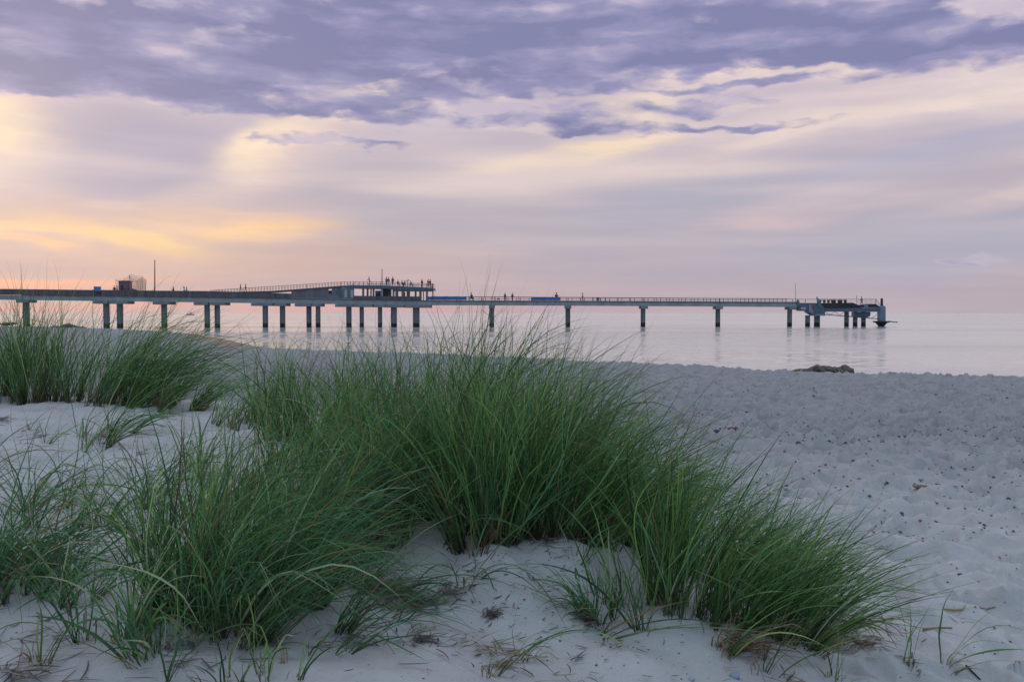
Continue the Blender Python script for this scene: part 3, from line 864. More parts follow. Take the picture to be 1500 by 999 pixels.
quadpx(MB(), [(1168.4, 443.6), (1202, 443.8), (1202, 446.2), (1168.4, 446.2)], 0.3, 3.0).build('gangway', M['teal'], ep)
railing(ep, [(1160.3, 443, 438.0), (1255, 443.6, 438.0)], 0.0, 19.0, 1, M['rail_dark'])
quadpx(MB(), [(1170, 446.4), (1184, 446.4), (1184, 455.6), (1173, 455.6), (1170, 453)], 0.2, 2.6).build('side_box', M['steel_blue'], ep)
quadpx(MB(), [(1174, 450.6), (1180.5, 450.6), (1180.5, 452.9), (1174, 452.9)], 0.12, 0.18).build('notice_board', M['white'], ep)
quadpx(MB(), [(1174.4, 451.3), (1180.1, 451.3), (1180.1, 452.2), (1174.4, 452.2)], 0.08, 0.11).build('notice_stripe', M['red'], ep)
quadpx(MB(), [(1184.2, 445.8), (1202.5, 444.2), (1208.5, 452), (1208.5, 462.3), (1192.5, 462.3), (1184.2, 457.5)], 0.0, 2.8).build('fender_housing', M['steel_blue'], ep)
quadpx(MB(), [(1184.6, 446.2), (1187.2, 446.2), (1191.6, 458), (1190, 460.4), (1184.6, 456.6)], -0.12, -0.02).build('brace_plate', M['steel_lt'], ep)
quadpx(MB(), [(1195.6, 434.4), (1197.4, 436.2), (1203.2, 447), (1202.6, 453.5), (1197.2, 447.6)], -0.3, -0.04).build('fender_spike', M['teal'], ep)
quadpx(MB(), [(1166.9, 439), (1169, 439), (1171.6, 445), (1169, 448.2), (1166.4, 447)], -0.3, -0.04).build('fender_spike', M['teal'], ep)
quadpx(MB(), [(1196.5, 449.5), (1202, 454), (1202, 460), (1196.5, 460)], -0.10, -0.02).build('recess_shade', M['dark'], ep)  # near-black plate proud of the housing paints the shade of a hollow
quadpx(MB(), [(1194, 460.2), (1208.8, 460.2), (1208.8, 462.8), (1192.6, 462.8)], -0.2, 3.0).build('base_plate', M['steel_lt'], ep)
quadpx(MB(), [(1203, 444), (1250, 443.4), (1262, 448.6), (1262, 452), (1203, 452)], 0.2, 2.8).build('seating_block', M['dark'], ep)
quadpx(MB(), [(1209, 452.2), (1290, 450.4), (1290, 456.8), (1209, 456.6)], 0.0, 3.2).build('main_girder', M['steel_blue'], ep)
quadpx(MB(), [(1262.2, 447), (1272, 445.4), (1284, 445.4), (1290, 450.2), (1262.2, 450.8)], 0.2, 3).build('upper_block', M['dark'], ep)
quadpx(MB(), [(1265.5, 446.6), (1272, 446.6), (1272, 450), (1265.5, 450)], 0.1, 0.19).build('panel', M['steel_lt'], ep)
mb = MB(); O = 0.4
mb.tube([PP(1208, 460.6, O), PP(1290, 467.4, O)], .10, 8); mb.build('lower_chord', M['steel_blue'], ep)
tr = [1209, 1217, 1224, 1231, 1238, 1246, 1276, 1290]
for i in range(len(tr) - 1):
    def low(px): return 460.6 + (px - 1208) * 6.8 / 82
    if i % 2 == 0: a, b = PP(tr[i], 456.4, O), PP(tr[i + 1], low(tr[i + 1]), O)
    else: a, b = PP(tr[i], low(tr[i]), O), PP(tr[i + 1], 456.4, O)
    if i == 6: a, b = PP(1277, 467, O), PP(1290, 458, O)
    if i == 5: continue
    MB().tube([a, b], .05, 6).build('truss_brace', M['steel_blue'], ep)
quadpx(MB(), [(1253.5, 457), (1277, 457), (1276, 463.4), (1270, 466), (1253.5, 464)], 0.6, 2.6).build('landing_level', M['steel_blue'], ep)
for (px, w) in [(1186.5, 7), (1200.4, 8.6), (1244, 6.6), (1256.8, 6.6), (1269, 6.6)]:
    top = PP(px, 456 if px > 1210 else 462); r = w / 2 / F * D(px)
    MB().tube([(top.x, top.y + 1.6, -3), (top.x, top.y + 1.6, top.z)], r, 20, False).build('pillar', M['pillar'], ep, smooth=True)
# barred railing and sloped end railing
mb = MB()
band(mb, [(1255, 437.9, 438.5), (1284, 437.9, 438.5)], .3, .38); ra = mb.build('railing', M['steel_lt'], ep)
for i in range(16):
    px = 1255.5 + i * 1.85; A = PP(px, 446, .34); B = PP(px, 438.3, .34)
    MB().tube([A, B], .035, 5).build('bar', M['teal'], ra)
MB().tube([PP(1284, 438, .3), PP(1291, 447.5, .3)], .05, 6).tube([PP(1284, 441.5, .3), PP(1290, 449, .3)], .04, 6).tube([PP(1284, 438, .3), PP(1284, 446, .3)], .05, 6).build('sloped_railing', M['teal'], ep)
dol = empty('mooring_dolphin', PP(1294.5, 478), 'square pale steel mooring column on dark flared foot at the very end', 'mooring post')
quadpx(MB(), [(1290.2, 449.6), (1292.4, 448.0), (1297.0, 448.0), (1298.8, 449.6), (1298.8, 470.3), (1290.2, 470.3)], 0.5, 2.0).build('column', M['steel_lt'], dol)
A = PP(1294.8, 448, 1.2); B = PP(1294.8, 437.4, 1.2)
MB().tube([A, B, B + Vector((0, 0, .12))], [.30, .26, .12], 14).build('bollard', M['dark'], dol)
c = PP(1294.5, 470.4, 1.3); zz = c.z
MB().tube([(c.x, c.y, -1.0), (c.x, c.y, 0.15), (c.x, c.y, zz - .38), (c.x, c.y, zz - .3), (c.x, c.y, zz)], [.68, .72, 1.30, 1.85, 1.85], 24).build('foot', M['dark'], dol, smooth=False)
MB().tube([PP(1305.5, 470.8, 1.3), PP(1311, 471.6, 1.3), PP(1317, 472.2, 1.3)], [.16, .13, .10], 8).build('boom', M['steel_lt'], dol)
MB().tube([PP(1316.6, 472.1, 1.3), PP(1318.0, 472.2, 1.3)], [.14, .14], 8).build('boom_tip', M['dark'], dol)
# life ring
c = PP(1191.2, 449.4, -0.16)
tor = MB(); ring = [(c.x + .26 * math.cos(a), c.y, c.z + .26 * math.sin(a)) for a in np.linspace(0, 2 * math.pi, 19)]
tor.tube(ring, .09, 8, False); lr = tor.build('life_ring', M['red'], None, smooth=True); tag(lr, 'red life ring hanging on the blue grey fender housing', 'life ring')
# picnic tables on the stage
for i, px in enumerate((1206.5, 1219, 1228, 1237.5)):
    A = PP(px, 443.7, 1.0)
    e = empty('picnic_table', A, ['dark picnic table right beside the tall fender spike', 'second dark picnic table from the fender spike', 'third dark picnic table, between two others on the seating block', 'dark picnic table nearest the barred railing'][i], 'picnic table', 'picnic tables on the landing stage')
    MB().box(A.x - .7, A.x + .7, A.y - .35, A.y + .35, A.z + .66, A.z + .72).build('tabletop', M['wood_dark'], e)
    for s in (-1, 1):
        MB().box(A.x - .7, A.x + .7, A.y + s * .6 - .12, A.y + s * .6 + .12, A.z + .40, A.z + .45).build('seat', M['wood_dark'], e)
        MB().box(A.x + s * .5 - .04, A.x + s * .5 + .04, A.y - .7, A.y + .7, A.z, A.z + .655).build('leg', M['rail_dark'], e)

# ------------------------------------------------------------------ boat far out
Yb_ = 1300.0; c = at(279, 459.6, Yb_); sc = 1.0
bt = empty('boat', (c.x, c.y, 0), 'small pale blue fishing boat far out beyond the left pier', 'boat')
hull = MB(); Lh = 5.6; ring = []
for i, xx in enumerate(np.linspace(-1, 1, 9)):
    wd = 1.7 * (1 - abs(min(xx, 0)) ** 3 * 0.9); sh = 1.6 + 0.7 * max(-xx, 0) ** 2
    X = c.x + xx * Lh
    ring.append([(X, c.y - wd, sh), (X, c.y - wd * .7, .3), (X, c.y, -.5), (X, c.y + wd * .7, .3), (X, c.y + wd, sh)])
hull.v = [p for r_ in ring for p in r_]
for i in range(8):
    for k_ in range(4): hull.f.append((i * 5 + k_, (i + 1) * 5 + k_, (i + 1) * 5 + k_ + 1, i * 5 + k_ + 1))
    hull.f.append((i * 5 + 4, (i + 1) * 5 + 4, (i + 1) * 5, i * 5))
hull.f.append((0, 1, 2, 3, 4)); hull.f.append((44, 43, 42, 41, 40))
hull.build('hull', M['steel_lt'], bt)
MB().box(c.x - .8, c.x + 1.8, c.y - 1, c.y + 1, 1.61, 3.5).build('cabin', M['white'], bt)
MB().box(c.x - 1.0, c.x + 2.0, c.y - 1.1, c.y + 1.1, 3.51, 3.7).build('cabin_roof', M['red'], bt)
MB().tube([(c.x + .4, c.y, 3.7), (c.x + .4, c.y, 6.2)], .09, 6).build('mast', M['dark'], bt)

# ------------------------------------------------------------------ people
def skin_mesh(name, joints, edges, mat, sub=1, root=0):
    me = bpy.data.meshes.new(name); me.from_pydata([j[:3] for j in joints], edges, [])
    ob = bpy.data.objects.new(name, me); COL.objects.link(ob)
    sk = ob.modifiers.new('s', 'SKIN'); sk.use_smooth_shade = True
    sl = me.skin_vertices[0].data
    for i, j in enumerate(joints):
        sl[i].radius = (j[3], j[4] if len(j) > 4 else j[3]); sl[i].use_root = (i == root)
    sb = ob.modifiers.new('u', 'SUBSURF'); sb.levels = sub; sb.render_levels = sub
    dg = bpy.context.evaluated_depsgraph_get()
    m2 = bpy.data.meshes.new_from_object(ob.evaluated_get(dg)); m2.name = name
    bpy.data.objects.remove(ob)
    m2.materials.clear(); m2.materials.append(mat)
    for p in m2.polygons: p.use_smooth = True
    return m2


def figure(pose):
    """joint positions, facing -Y; returns dict part -> (joints, edges)"""
    hipz = 0.93; lean = 0.0; sit = pose == 'sit'
    if sit: hipz = 0.50
    if pose == 'lean': lean = 0.18
    sh = Vector((0, -lean, hipz + 0.50))
    fl, fr = (0.10, -0.05), (-0.10, 0.05)
    if pose == 'walk': fl, fr = (0.09, -0.30), (-0.09, 0.30)
    J = {}
    J['pel'] = (0, 0, hipz); J['bel'] = (0, -lean * .4, hipz + .18); J['che'] = (0, -lean * .8, hipz + .38); J['nek'] = (0, -lean, hipz + .55)
    J['hd0'] = (0, -lean - .01, hipz + .62); J['hd1'] = (0, -lean - .03, hipz + .70); J['hd2'] = (0, -lean - .02, hipz + .79)
    for s, (fx, fy) in ((1, fl), (-1, fr)):
        t = 'l' if s > 0 else 'r'
        J['hip' + t] = (s * .09, 0, hipz - .04)
        if sit:
            J['kne' + t] = (s * .12, -.42, .50); J['ank' + t] = (s * .12, -.44, .08); J['toe' + t] = (s * .12, -.58, .04)
        else:
            J['kne' + t] = (s * .09, fy * .5 - .04, .50); J['ank' + t] = (fx, fy, .08); J['toe' + t] = (fx, fy - .15, .04)
        J['sho' + t] = (s * .18, -lean * .95, hipz + .48)
        if pose == 'lean': J['elb' + t] = (s * .24, -.34, hipz + .25); J['wri' + t] = (s * .14, -.52, hipz + .20); J['han' + t] = (s * .12, -.60, hipz + .19)
        elif sit: J['elb' + t] = (s * .25, -.10, hipz + .22); J['wri' + t] = (s * .15, -.32, hipz + .12); J['han' + t] = (s * .13, -.40, hipz + .11)
        elif pose == 'walk': J['elb' + t] = (s * .24, -fy * .25, hipz + .20); J['wri' + t] = (s * .22, -fy * .7 - .05, hipz - .02); J['han' + t] = (s * .22, -fy * .8 - .09, hipz - .10)
        else: J['elb' + t] = (s * .25, .03, hipz + .20); J['wri' + t] = (s * .22, -.08, hipz - .04); J['han' + t] = (s * .21, -.12, hipz - .13)
    return J


RAD = dict(pel=(.13, .10), bel=(.12, .09), che=(.145, .10), nek=(.05, .05), hd0=(.065, .07), hd1=(.082, .10), hd2=(.07, .085), hip=(.085,), kne=(.058,), ank=(.038,), toe=(.04, .03), sho=(.055,), elb=(.042,), wri=(.03,), han=(.035, .022))


def make_part(J, names, edges, mat, grow, root):
    js = []
    for n_ in names:
        r_ = RAD[n_] if n_ in RAD else RAD[n_[:-1]]
        js.append(tuple(J[n_]) + tuple(v + grow for v in (r_ if len(r_) == 2 else r_ * 2)))
    ix = {n_: i for i, n_ in enumerate(names)}
    return skin_mesh('person', js, [(ix[a], ix[b]) for a, b in edges], mat, 1, ix[root])


PROTO = {}
for pose in ('stand', 'walk', 'lean', 'sit'):
    J = figure(pose)
    names = list(J.keys())
    E = [('pel', 'bel'), ('bel', 'che'), ('che', 'nek'), ('nek', 'hd0'), ('hd0', 'hd1'), ('hd1', 'hd2')]
    for t in 'lr': E += [('pel', 'hip' + t), ('hip' + t, 'kne' + t), ('kne' + t, 'ank' + t), ('ank' + t, 'toe' + t), ('che', 'sho' + t), ('sho' + t, 'elb' + t), ('elb' + t, 'wri' + t), ('wri' + t, 'han' + t)]
    body = make_part(J, names, E, M['skin'], 0, 'pel')
    tn = ['pel', 'bel', 'che'] + [a + t for t in 'lr' for a in ('sho', 'elb', 'wri')]
    top = make_part(J, tn, [('pel', 'bel'), ('bel', 'che')] + [e_ for t in 'lr' for e_ in (('che', 'sho' + t), ('sho' + t, 'elb' + t), ('elb' + t, 'wri' + t))], M['skin'], .022, 'pel')
    ln = ['pel'] + [a + t for t in 'lr' for a in ('hip', 'kne', 'ank')]
    leg = make_part(J, ln, [e_ for t in 'lr' for e_ in (('pel', 'hip' + t), ('hip' + t, 'kne' + t), ('kne' + t, 'ank' + t))], M['skin'], .014, 'pel')
    h = J['hd2']; hm = MB()
    hm.tube([(h[0], h[1] + .05, h[2] - .14), (h[0], h[1] + .045, h[2] - .04), (h[0], h[1] + .02, h[2] + .05), (h[0], h[1], h[2] + .10)], [.075, .11, .095, .03], 10)
    hair = bpy.data.meshes.new('hair'); hair.from_pydata(hm.v, [], hm.f); hair.materials.append(M['hair'])
    for p in hair.polygons: p.use_smooth = True
    PROTO[pose] = (body, top, leg, hair)
TM = {}


def person(px, foot, off, pose, rot, topc, legc, label, size=1.0, group='people on the pier'):
    body, top, leg, hair = PROTO[pose]
    p = bpy.data.objects.new('person', body); COL.objects.link(p)
    p.location = PP(px, foot, off); p.rotation_euler = (0, 0, rot); p.scale = (size,) * 3
    tag(p, label, 'person', group)
    for nm, me, c in (('jacket', top, topc), ('trousers', leg, legc)):
        key = (pose, nm, c)
        if key not in TM:
            TM[key] = me.copy(); TM[key].materials.clear(); TM[key].materials.append(CL[c])
        o = bpy.data.objects.new(nm, TM[key]); COL.objects.link(o); o.parent = p
    o = bpy.data.objects.new('hair', hair); COL.objects.link(o); o.parent = p
    return p


P_ = math.pi
person(165.3, 431.4, .7, 'stand', .5, 'black', 'grey', 'person in dark clothes, left of the pair beside the brown play hut')
person(169.5, 431.4, .7, 'stand', -1.2, 'brown', 'black', 'person in dark brown, standing right beside the play hut wall')
person(252, 432.7, .8, 'stand', 1.4, 'navy', 'black', 'person in navy standing alone right of the tall brown pole', 1.0)
person(267.4, 432.9, .9, 'sit', 2.0, 'paleblue', 'grey', 'lower person in pale blue, left one of the pair behind the dark parapet', 1.35)
person(271.2, 432.9, .9, 'stand', 2.4, 'paleblue', 'beige', 'person in pale blue shirt, right one of the pair behind the dark parapet')
person(350, 427.9, 1.2, 'walk', -1.5, 'black', 'white', 'person in black top and white trousers walking up the ramp foot', .95)
person(357.4, 427.7, 1.2, 'walk', -1.3, 'maroon', 'paleblue', 'person in dark red and pale trousers following at the ramp foot', .95)
person(541.5, 417.9, .2, 'lean', -1.4, 'black', 'grey', 'person leaning on roof deck railing left of the pavilion pole')
person(565.6, 418.4, .6, 'stand', .7, 'grey', 'jeans', 'person in grey, left one of the pair just right of the pavilion pole', 1.05)
person(568.4, 418.4, .9, 'stand', 2.6, 'brown', 'white', 'person in brown with white trousers, close right of the one in grey')
person(575, 418.8, .4, 'stand', -.3, 'maroon', 'navy', 'tall person in maroon standing at the middle of the roof deck', 1.1)
person(582, 419.2, 1.0, 'sit', .3, 'grey', 'black', 'seated person in grey, first of the seated row on the roof deck')
person(588, 419.5, 1.2, 'sit', 1.2, 'purple', 'jeans', 'seated person in purple, second of the seated row on the roof deck')
person(592.2, 419.7, 1.0, 'sit', -1.0, 'navy', 'black', 'seated person in navy just left of the coin telescope')
person(601, 420.2, 1.1, 'sit', 2.2, 'purple', 'grey', 'seated person in purple just right of the coin telescope')
person(618, 420.9, .3, 'stand', .9, 'black', 'brown', 'person in black standing alone on the right half of roof deck')
person(627, 421.3, .3, 'lean', .2, 'maroon', 'black', 'person in dark red, left one of the pair at the roof deck corner')
person(629.8, 421.3, .5, 'stand', -.9, 'black', 'jeans', 'person in black, right one of the pair at the roof deck corner')
person(690, 440.4, 1.5, 'sit', .8, 'black', 'black', 'person in black seated low just right of the longer blue tarpaulin', 1.3)
person(739.8, 440.8, 1.0, 'stand', .6, 'navy', 'grey', 'person in navy, left one of two on the open pier')
person(750.6, 440.8, 1.0, 'stand', -.6, 'black', 'jeans', 'person in black, right one of two on the open pier')
person(815.4, 440.6, .9, 'sit', .2, 'maroon', 'black', 'seated person behind the right end of the shorter blue tarpaulin', 1.35)
person(854, 440.9, 1.0, 'stand', 1.4, 'purple', 'black', 'person in purple standing alone right of the shorter blue tarpaulin')
person(1264.3, 446.0, .9, 'walk', 1.5, 'black', 'navy', 'lone person in black at the barred railing on the pier end')

# ------------------------------------------------------------------ rocks at the water's edge
def rock(px, py, Y, w, h, d, seed, label, grp='rocks at the water edge'):
    rng = np.random.default_rng(seed)
    import bmesh
    bm = bmesh.new(); bmesh.ops.create_icosphere(bm, subdivisions=3, radius=1)
    off = rng.random(3) * 50
    for v in bm.verts:
        n_ = fbm(np.array([v.co.x * 1.6 + off[0] + v.co.z]), np.array([v.co.y * 1.6 + off[1] - v.co.z]), seed, 4, .6)[0]
        q = v.co * (1 + n_ * 0.75); v.co = Vector((q.x * w, q.y * d, q.z * h))
    me = bpy.data.meshes.new('rock'); bm.to_mesh(me); bm.free(); me.materials.append(M['rock'])
    for p in me.polygons: p.use_smooth = False
    o = link('rock', me, None, at(px, py, Y)); tag(o, label, 'rock', grp)


for i, (px, py, w, h, lb) in enumerate([(1150, 545.5, .35, .06, 'lowest flat stone at the left end of the shoreline rocks'), (1166, 545, .42, .12, 'small brown stone second from the left in the shoreline rocks'),
                                        (1180, 544, .50, .17, 'broad low rock left of the tallest shoreline rocks'), (1196, 543, .50, .24, 'dark jagged rock in the middle of the shoreline rocks'),
                                        (1214, 544, .45, .24, 'brown rock just left of the rounded shoreline boulder'), (1234, 544.5, .40, .30, 'rounded boulder at the right end of the shoreline rocks'), (1205, 541.5, .35, .2, 'dark rock behind the middle of the shoreline rocks'), (1222, 543, .35, .18, 'small rock wedged against the rounded shoreline boulder')]):
    rock(px, py + 2.0, 39.8 + (i % 3) * .4, w, h, .45, 30 + i, lb)
for i, (px, py, w, h, Y, lb) in enumerate([(12, 474.5, 1.8, .3, 180, 'dark seaweed covered stone at the far left waterline'), (100, 478.2, 1.2, .45, 158, 'small round boulder at the far waterline behind left grass'),
                                           (88, 479.2, 1.6, .18, 157, 'flat dark stone just left of the far round boulder'), (115, 479.6, 1.3, .16, 156, 'flat dark stone just right of the far round boulder')]):
    rock(px, py, Y, w, h, 1.0, 60 + i, lb, 'stones at the far waterline')

# ------------------------------------------------------------------ grass
rngG = np.random.default_rng(11)
gx = np.arange(-9, 11, 0.05); gy = np.arange(0.5, 16, 0.05)
GX, GY = np.meshgrid(gx, gy); GH = ground_z(GX.ravel(), GY.ravel()).reshape(GX.shape)


def gsample(x, y):
    fx = np.clip((x + 9) / 0.05, 0, len(gx) - 1.01); fy = np.clip((y - 0.5) / 0.05, 0, len(gy) - 1.01)
    ix = fx.astype(int); iy = fy.astype(int); ux = fx - ix; uy = fy - iy
    return (GH[iy, ix] * (1 - ux) + GH[iy, ix + 1] * ux) * (1 - uy) + (GH[iy + 1, ix] * (1 - ux) + GH[iy + 1, ix + 1] * ux) * uy


GREENS = np.array([1.12, 1.08, .93]) * np.array([[.085, .185, .055], [.060, .160, .065], [.115, .225, .060], [.065, .185, .095], [.150, .260, .075], [.050, .130, .045], [.10, .21, .085]])


DENS = 0.74


def blade_geo(n, c, rad, L, Lv, spread, wind, droop, width, dry=0.0, yaw=None, flat=0.0, blue=0.0, segs=10, pale=0.045, ylean=0.0):
    rg = rngG
    n = max(4, int(n * DENS)) if n > 60 else n
    # roots gather in a handful of shoots
    ns = max(3, n // 14)
    sa = rg.random(ns) * 2 * np.pi; sr = np.sqrt(rg.random(ns)) * rad
    sx = np.cos(sa) * sr; sy = np.sin(sa) * sr * 0.8
    k = rg.integers(0, ns, n)
    jx = rg.normal(0, 0.010, n); jy = rg.normal(0, 0.010, n)
    rx = sx[k] + jx; ry = sy[k] + jy
    x = c[0] + rx; y = c[1] + ry
    z = gsample(x, y) - 0.02
    ln = L * np.clip(rg.normal(.95, Lv * 1.2, n), .3, 1.38)
    outx = rx / (rad + 1e-6); outy = ry / (rad + 1e-6)
    ra = rg.random(n) * 2 * np.pi; rm = np.abs(rg.normal(0, 1, n))
    spread = spread * .92
    hx = outx * spread * .7 + np.cos(ra) * rm * spread * .5
    hy = outy * spread * .7 + np.sin(ra) * rm * spread * .5 + ylean
    kk = np.abs(rg.normal(1, .45, n))
    ax = hx + wind * 0.55 * kk; ay = hy
    cr = rg.normal(0, .9, n); cm = np.abs(rg.normal(0, .30, n))
    bx = hx * 0.9 * np.cos(cr) - hy * np.sin(cr) * .9 + wind * 1.25 * kk + rg.normal(0, .34, n)
    by = hy * 0.9 * np.cos(cr) + hx * np.sin(cr) * .9 + rg.normal(0, .30, n)
    kink = np.where(rg.random(n) < .18, rg.uniform(.35, .8, n), 9.0); kx = rg.normal(0, .9, n) + wind; ky = rg.normal(0, .9, n)
    dr = droop * np.abs(rg.normal(1, .55, n))
    stiff = rg.random(n) < 0.16
    dr = np.where(stiff, dr * .25, dr); bx = np.where(stiff, bx * .4, bx); by = np.where(stiff, by * .4, by)
    pts = np.zeros((n, segs + 1, 3)); T = np.zeros((n, segs + 1, 3))
    px_, py_, pz_ = x.copy(), y.copy(), z.copy()
    wx = np.zeros(n); wy = np.zeros(n)
    for s in range(segs + 1):
        u = s / segs; wx = wx + rg.normal(0, .075, n); wy = wy + rg.normal(0, .075, n)
        tx = ax + bx * u ** 1.3 + wx; ty = ay + by * u ** 1.3 + wy; tz = (1 - flat) - dr * u ** 1.7
        kk_ = u > kink; tx = tx + kk_ * kx; ty = ty + kk_ * ky; tz = tz - kk_ * 1.1
        m_ = np.sqrt(tx * tx + ty * ty + tz * tz) + 1e-9
        T[:, s] = np.stack([tx / m_, ty / m_, tz / m_], 1)
        pts[:, s] = np.stack([px_, py_, pz_], 1)
        st = ln / segs
        px_ = px_ + T[:, s, 0] * st; py_ = py_ + T[:, s, 1] * st; pz_ = pz_ + T[:, s, 2] * st
        if s >= 1:
            g_ = gsample(px_, py_) + 0.006 + rg.random(n) * .01
            pz_ = np.maximum(pz_, g_)
    u = np.linspace(0, 1, segs + 1)[None, :]
    wv = width * 1.18 * np.clip(rg.normal(1, .34, n), .45, 2.0)[:, None] * (0.70 + 0.55 * u - 0.25 * u * u) * np.clip(1 - u ** 2.6, 0.03, 1)
    hd = np.stack([-ay - by * .5, ax + bx * .5, np.zeros(n)], 1); hd /= np.linalg.norm(hd, axis=1, keepdims=True) + 1e-9
    e1 = np.repeat(hd[:, None], segs + 1, 1); e2 = np.cross(T, e1)
    ph = (rg.random(n) * 2 * np.pi)[:, None] + rg.normal(0, 1.0, n)[:, None] * u
    side = e1 * np.cos(ph)[..., None] + e2 * np.sin(ph)[..., None]
    nor = np.cross(T, side)
    a = pts - side * wv[..., None] * .5; b = pts + side * wv[..., None] * .5; m_ = pts + nor * wv[..., None] * .22
    V = np.stack([a, m_, b], 2)   # n, segs+1, 3, 3
    # colours
    gi = rg.integers(0, len(GREENS), n); col = GREENS[gi] * np.exp(np.clip(rg.normal(0.08, .52, n), -1.3, .62))[:, None]
    col = col * .86 + col.mean(1, keepdims=True) * .14
    col = col * (1 - blue) + np.array([.050, .165, .100]) * blue
    isd = rg.random(n) < dry
    dc = np.array([[.30, .22, .12], [.20, .13, .08], [.38, .31, .18], [.12, .07, .06]])[rg.integers(0, 4, n)]
    col = np.where(isd[:, None], dc, col)
    ispale = rg.random(n) < pale
    col = np.where(ispale[:, None], np.array([.42, .48, .32]), col)
    C = np.repeat(col[:, None], segs + 1, 1)
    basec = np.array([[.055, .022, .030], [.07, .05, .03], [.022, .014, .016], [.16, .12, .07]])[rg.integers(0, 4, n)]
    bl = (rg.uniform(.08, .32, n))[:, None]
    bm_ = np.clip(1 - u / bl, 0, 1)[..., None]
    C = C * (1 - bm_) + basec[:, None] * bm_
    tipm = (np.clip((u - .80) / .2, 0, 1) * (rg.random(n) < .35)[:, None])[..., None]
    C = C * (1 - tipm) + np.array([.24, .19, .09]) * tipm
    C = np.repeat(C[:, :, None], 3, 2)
    return V, C


def blade_mesh(name, geos, mat, origin):
    Vs = []; Cs = []; Fs = []; base = 0
    for V, C in geos:
        n, s1, _, _ = V.shape
        Vs.append(V.reshape(-1, 3)); Cs.append(C.reshape(-1, 3))
        idx = base + np.arange(n * s1 * 3).reshape(n, s1, 3)
        f1 = np.stack([idx[:, :-1, 0], idx[:, :-1, 1], idx[:, 1:, 1], idx[:, 1:, 0]], -1).reshape(-1, 4)
        f2 = np.stack([idx[:, :-1, 1], idx[:, :-1, 2], idx[:, 1:, 2], idx[:, 1:, 1]], -1).reshape(-1, 4)
        Fs += [f1, f2]; base += n * s1 * 3
    co = np.concatenate(Vs) - np.array(origin)
    return np_mesh(name, co, np.concatenate(Fs), True, {'tint': np.concatenate(Cs)}, mat)


def tussock(px, py, L, rad, n, label, spread=.35, wind=.25, droop=.7, width=.0048, dry=.05, group='beach grass tussocks on the dune', name='grass_tussock', dn=None, **kw):
    c = hit(px, py)
    e = empty(name, c, label, 'beach grass', group)
    segs = kw.pop('segs', 10)
    g1 = [blade_geo(n, c, rad, L, .22, spread, wind, droop, width, dry=dry, segs=segs, **kw)]
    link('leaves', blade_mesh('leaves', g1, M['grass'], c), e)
    dn = max(8, int(n * .20)) if dn is None else dn
    if dn:
        k2 = {k_: v for k_, v in kw.items() if k_ in ('ylean',)}
        g2 = [blade_geo(dn, c, rad * 1.15, L * .28, .4, spread * 1.5, wind * .6, droop * 1.3, width * .75, dry=1.0, segs=6, pale=0, **k2)]
        link('dry_stems', blade_mesh('dry_stems', g2, M['grass'], c), e)
    return e


T_ = tussock
DENS = 0.80
# --- left rear, on the dune crest
T_(-45, 588, .86, .30, 260, 'grass tussock cut off by the left edge on the dune crest', .40, .20, .6, .0056)
T_(15, 586, 1.0, .28, 330, 'upright tussock at the left edge in front of the first pier pillar', .36, .05, .45, .0056, blue=.1)
T_(62, 588, 1.06, .26, 340, 'tall upright tussock just right of the first pier pillar', .34, .05, .40, .0056)
T_(118, 590, .90, .28, 300, 'tussock below the blue information board, leaning slightly right', .38, .35, .7, .0056)
T_(165, 592, 1.06, .30, 400, 'bushy wind bent tussock below the brown play hut', .36, .75, .9, .0056)
T_(212, 595, 1.05, .28, 360, 'wind bent tussock below the tallest pole with long blades to the right', .32, 1.0, .9, .0056)
T_(255, 600, .70, .30, 240, 'low swept tussock at the right end of the left crest grass', .35, 1.2, .9, .0056)
T_(330, 622, .42, .24, 100, 'thin low tussock between the left crest grass and the middle mass', .45, .9, .8, .0054)
T_(385, 628, .55, .28, 260, 'short dense tussock at the left start of the middle mass', .5, .5, .7, .0054)
# --- middle mass, rear row
T_(440, 640, 0.74, .30, 378, 'tussock with tall dark blades reaching the pier below the ramp', 0.55, 0.15, 0.81, .0054)
T_(500, 655, 0.74, .30, 414, 'rear tussock of the middle mass below the ramp wall', 0.59, 0.20, 1.01, .0052)
T_(560, 670, .80, .30, 450, 'rear tussock below the pavilion, crossing blades', 0.59, 0.25, 1.08, .0052)
T_(620, 680, .82, .30, 468, 'rear tussock below the end of the blue longer tarpaulin', 0.55, 0.30, 0.94, .0052)
T_(690, 690, 0.96, .30, 504, 'highest tussock on the ridge of the middle mass', 0.52, 0.30, 0.81, .0052)
T_(760, 705, .84, .30, 468, 'tussock right of the ridge top with blades bent seaward', 0.52, 0.50, 0.94, .0052)
T_(820, 730, 0.75, .30, 414, 'tussock on the right shoulder of the middle mass', 0.55, 0.70, 1.08, .0052)
T_(878, 755, 0.60, .28, 340, 'tussock below the second open pier pillar, swept right', .42, .9, .8, .0050)
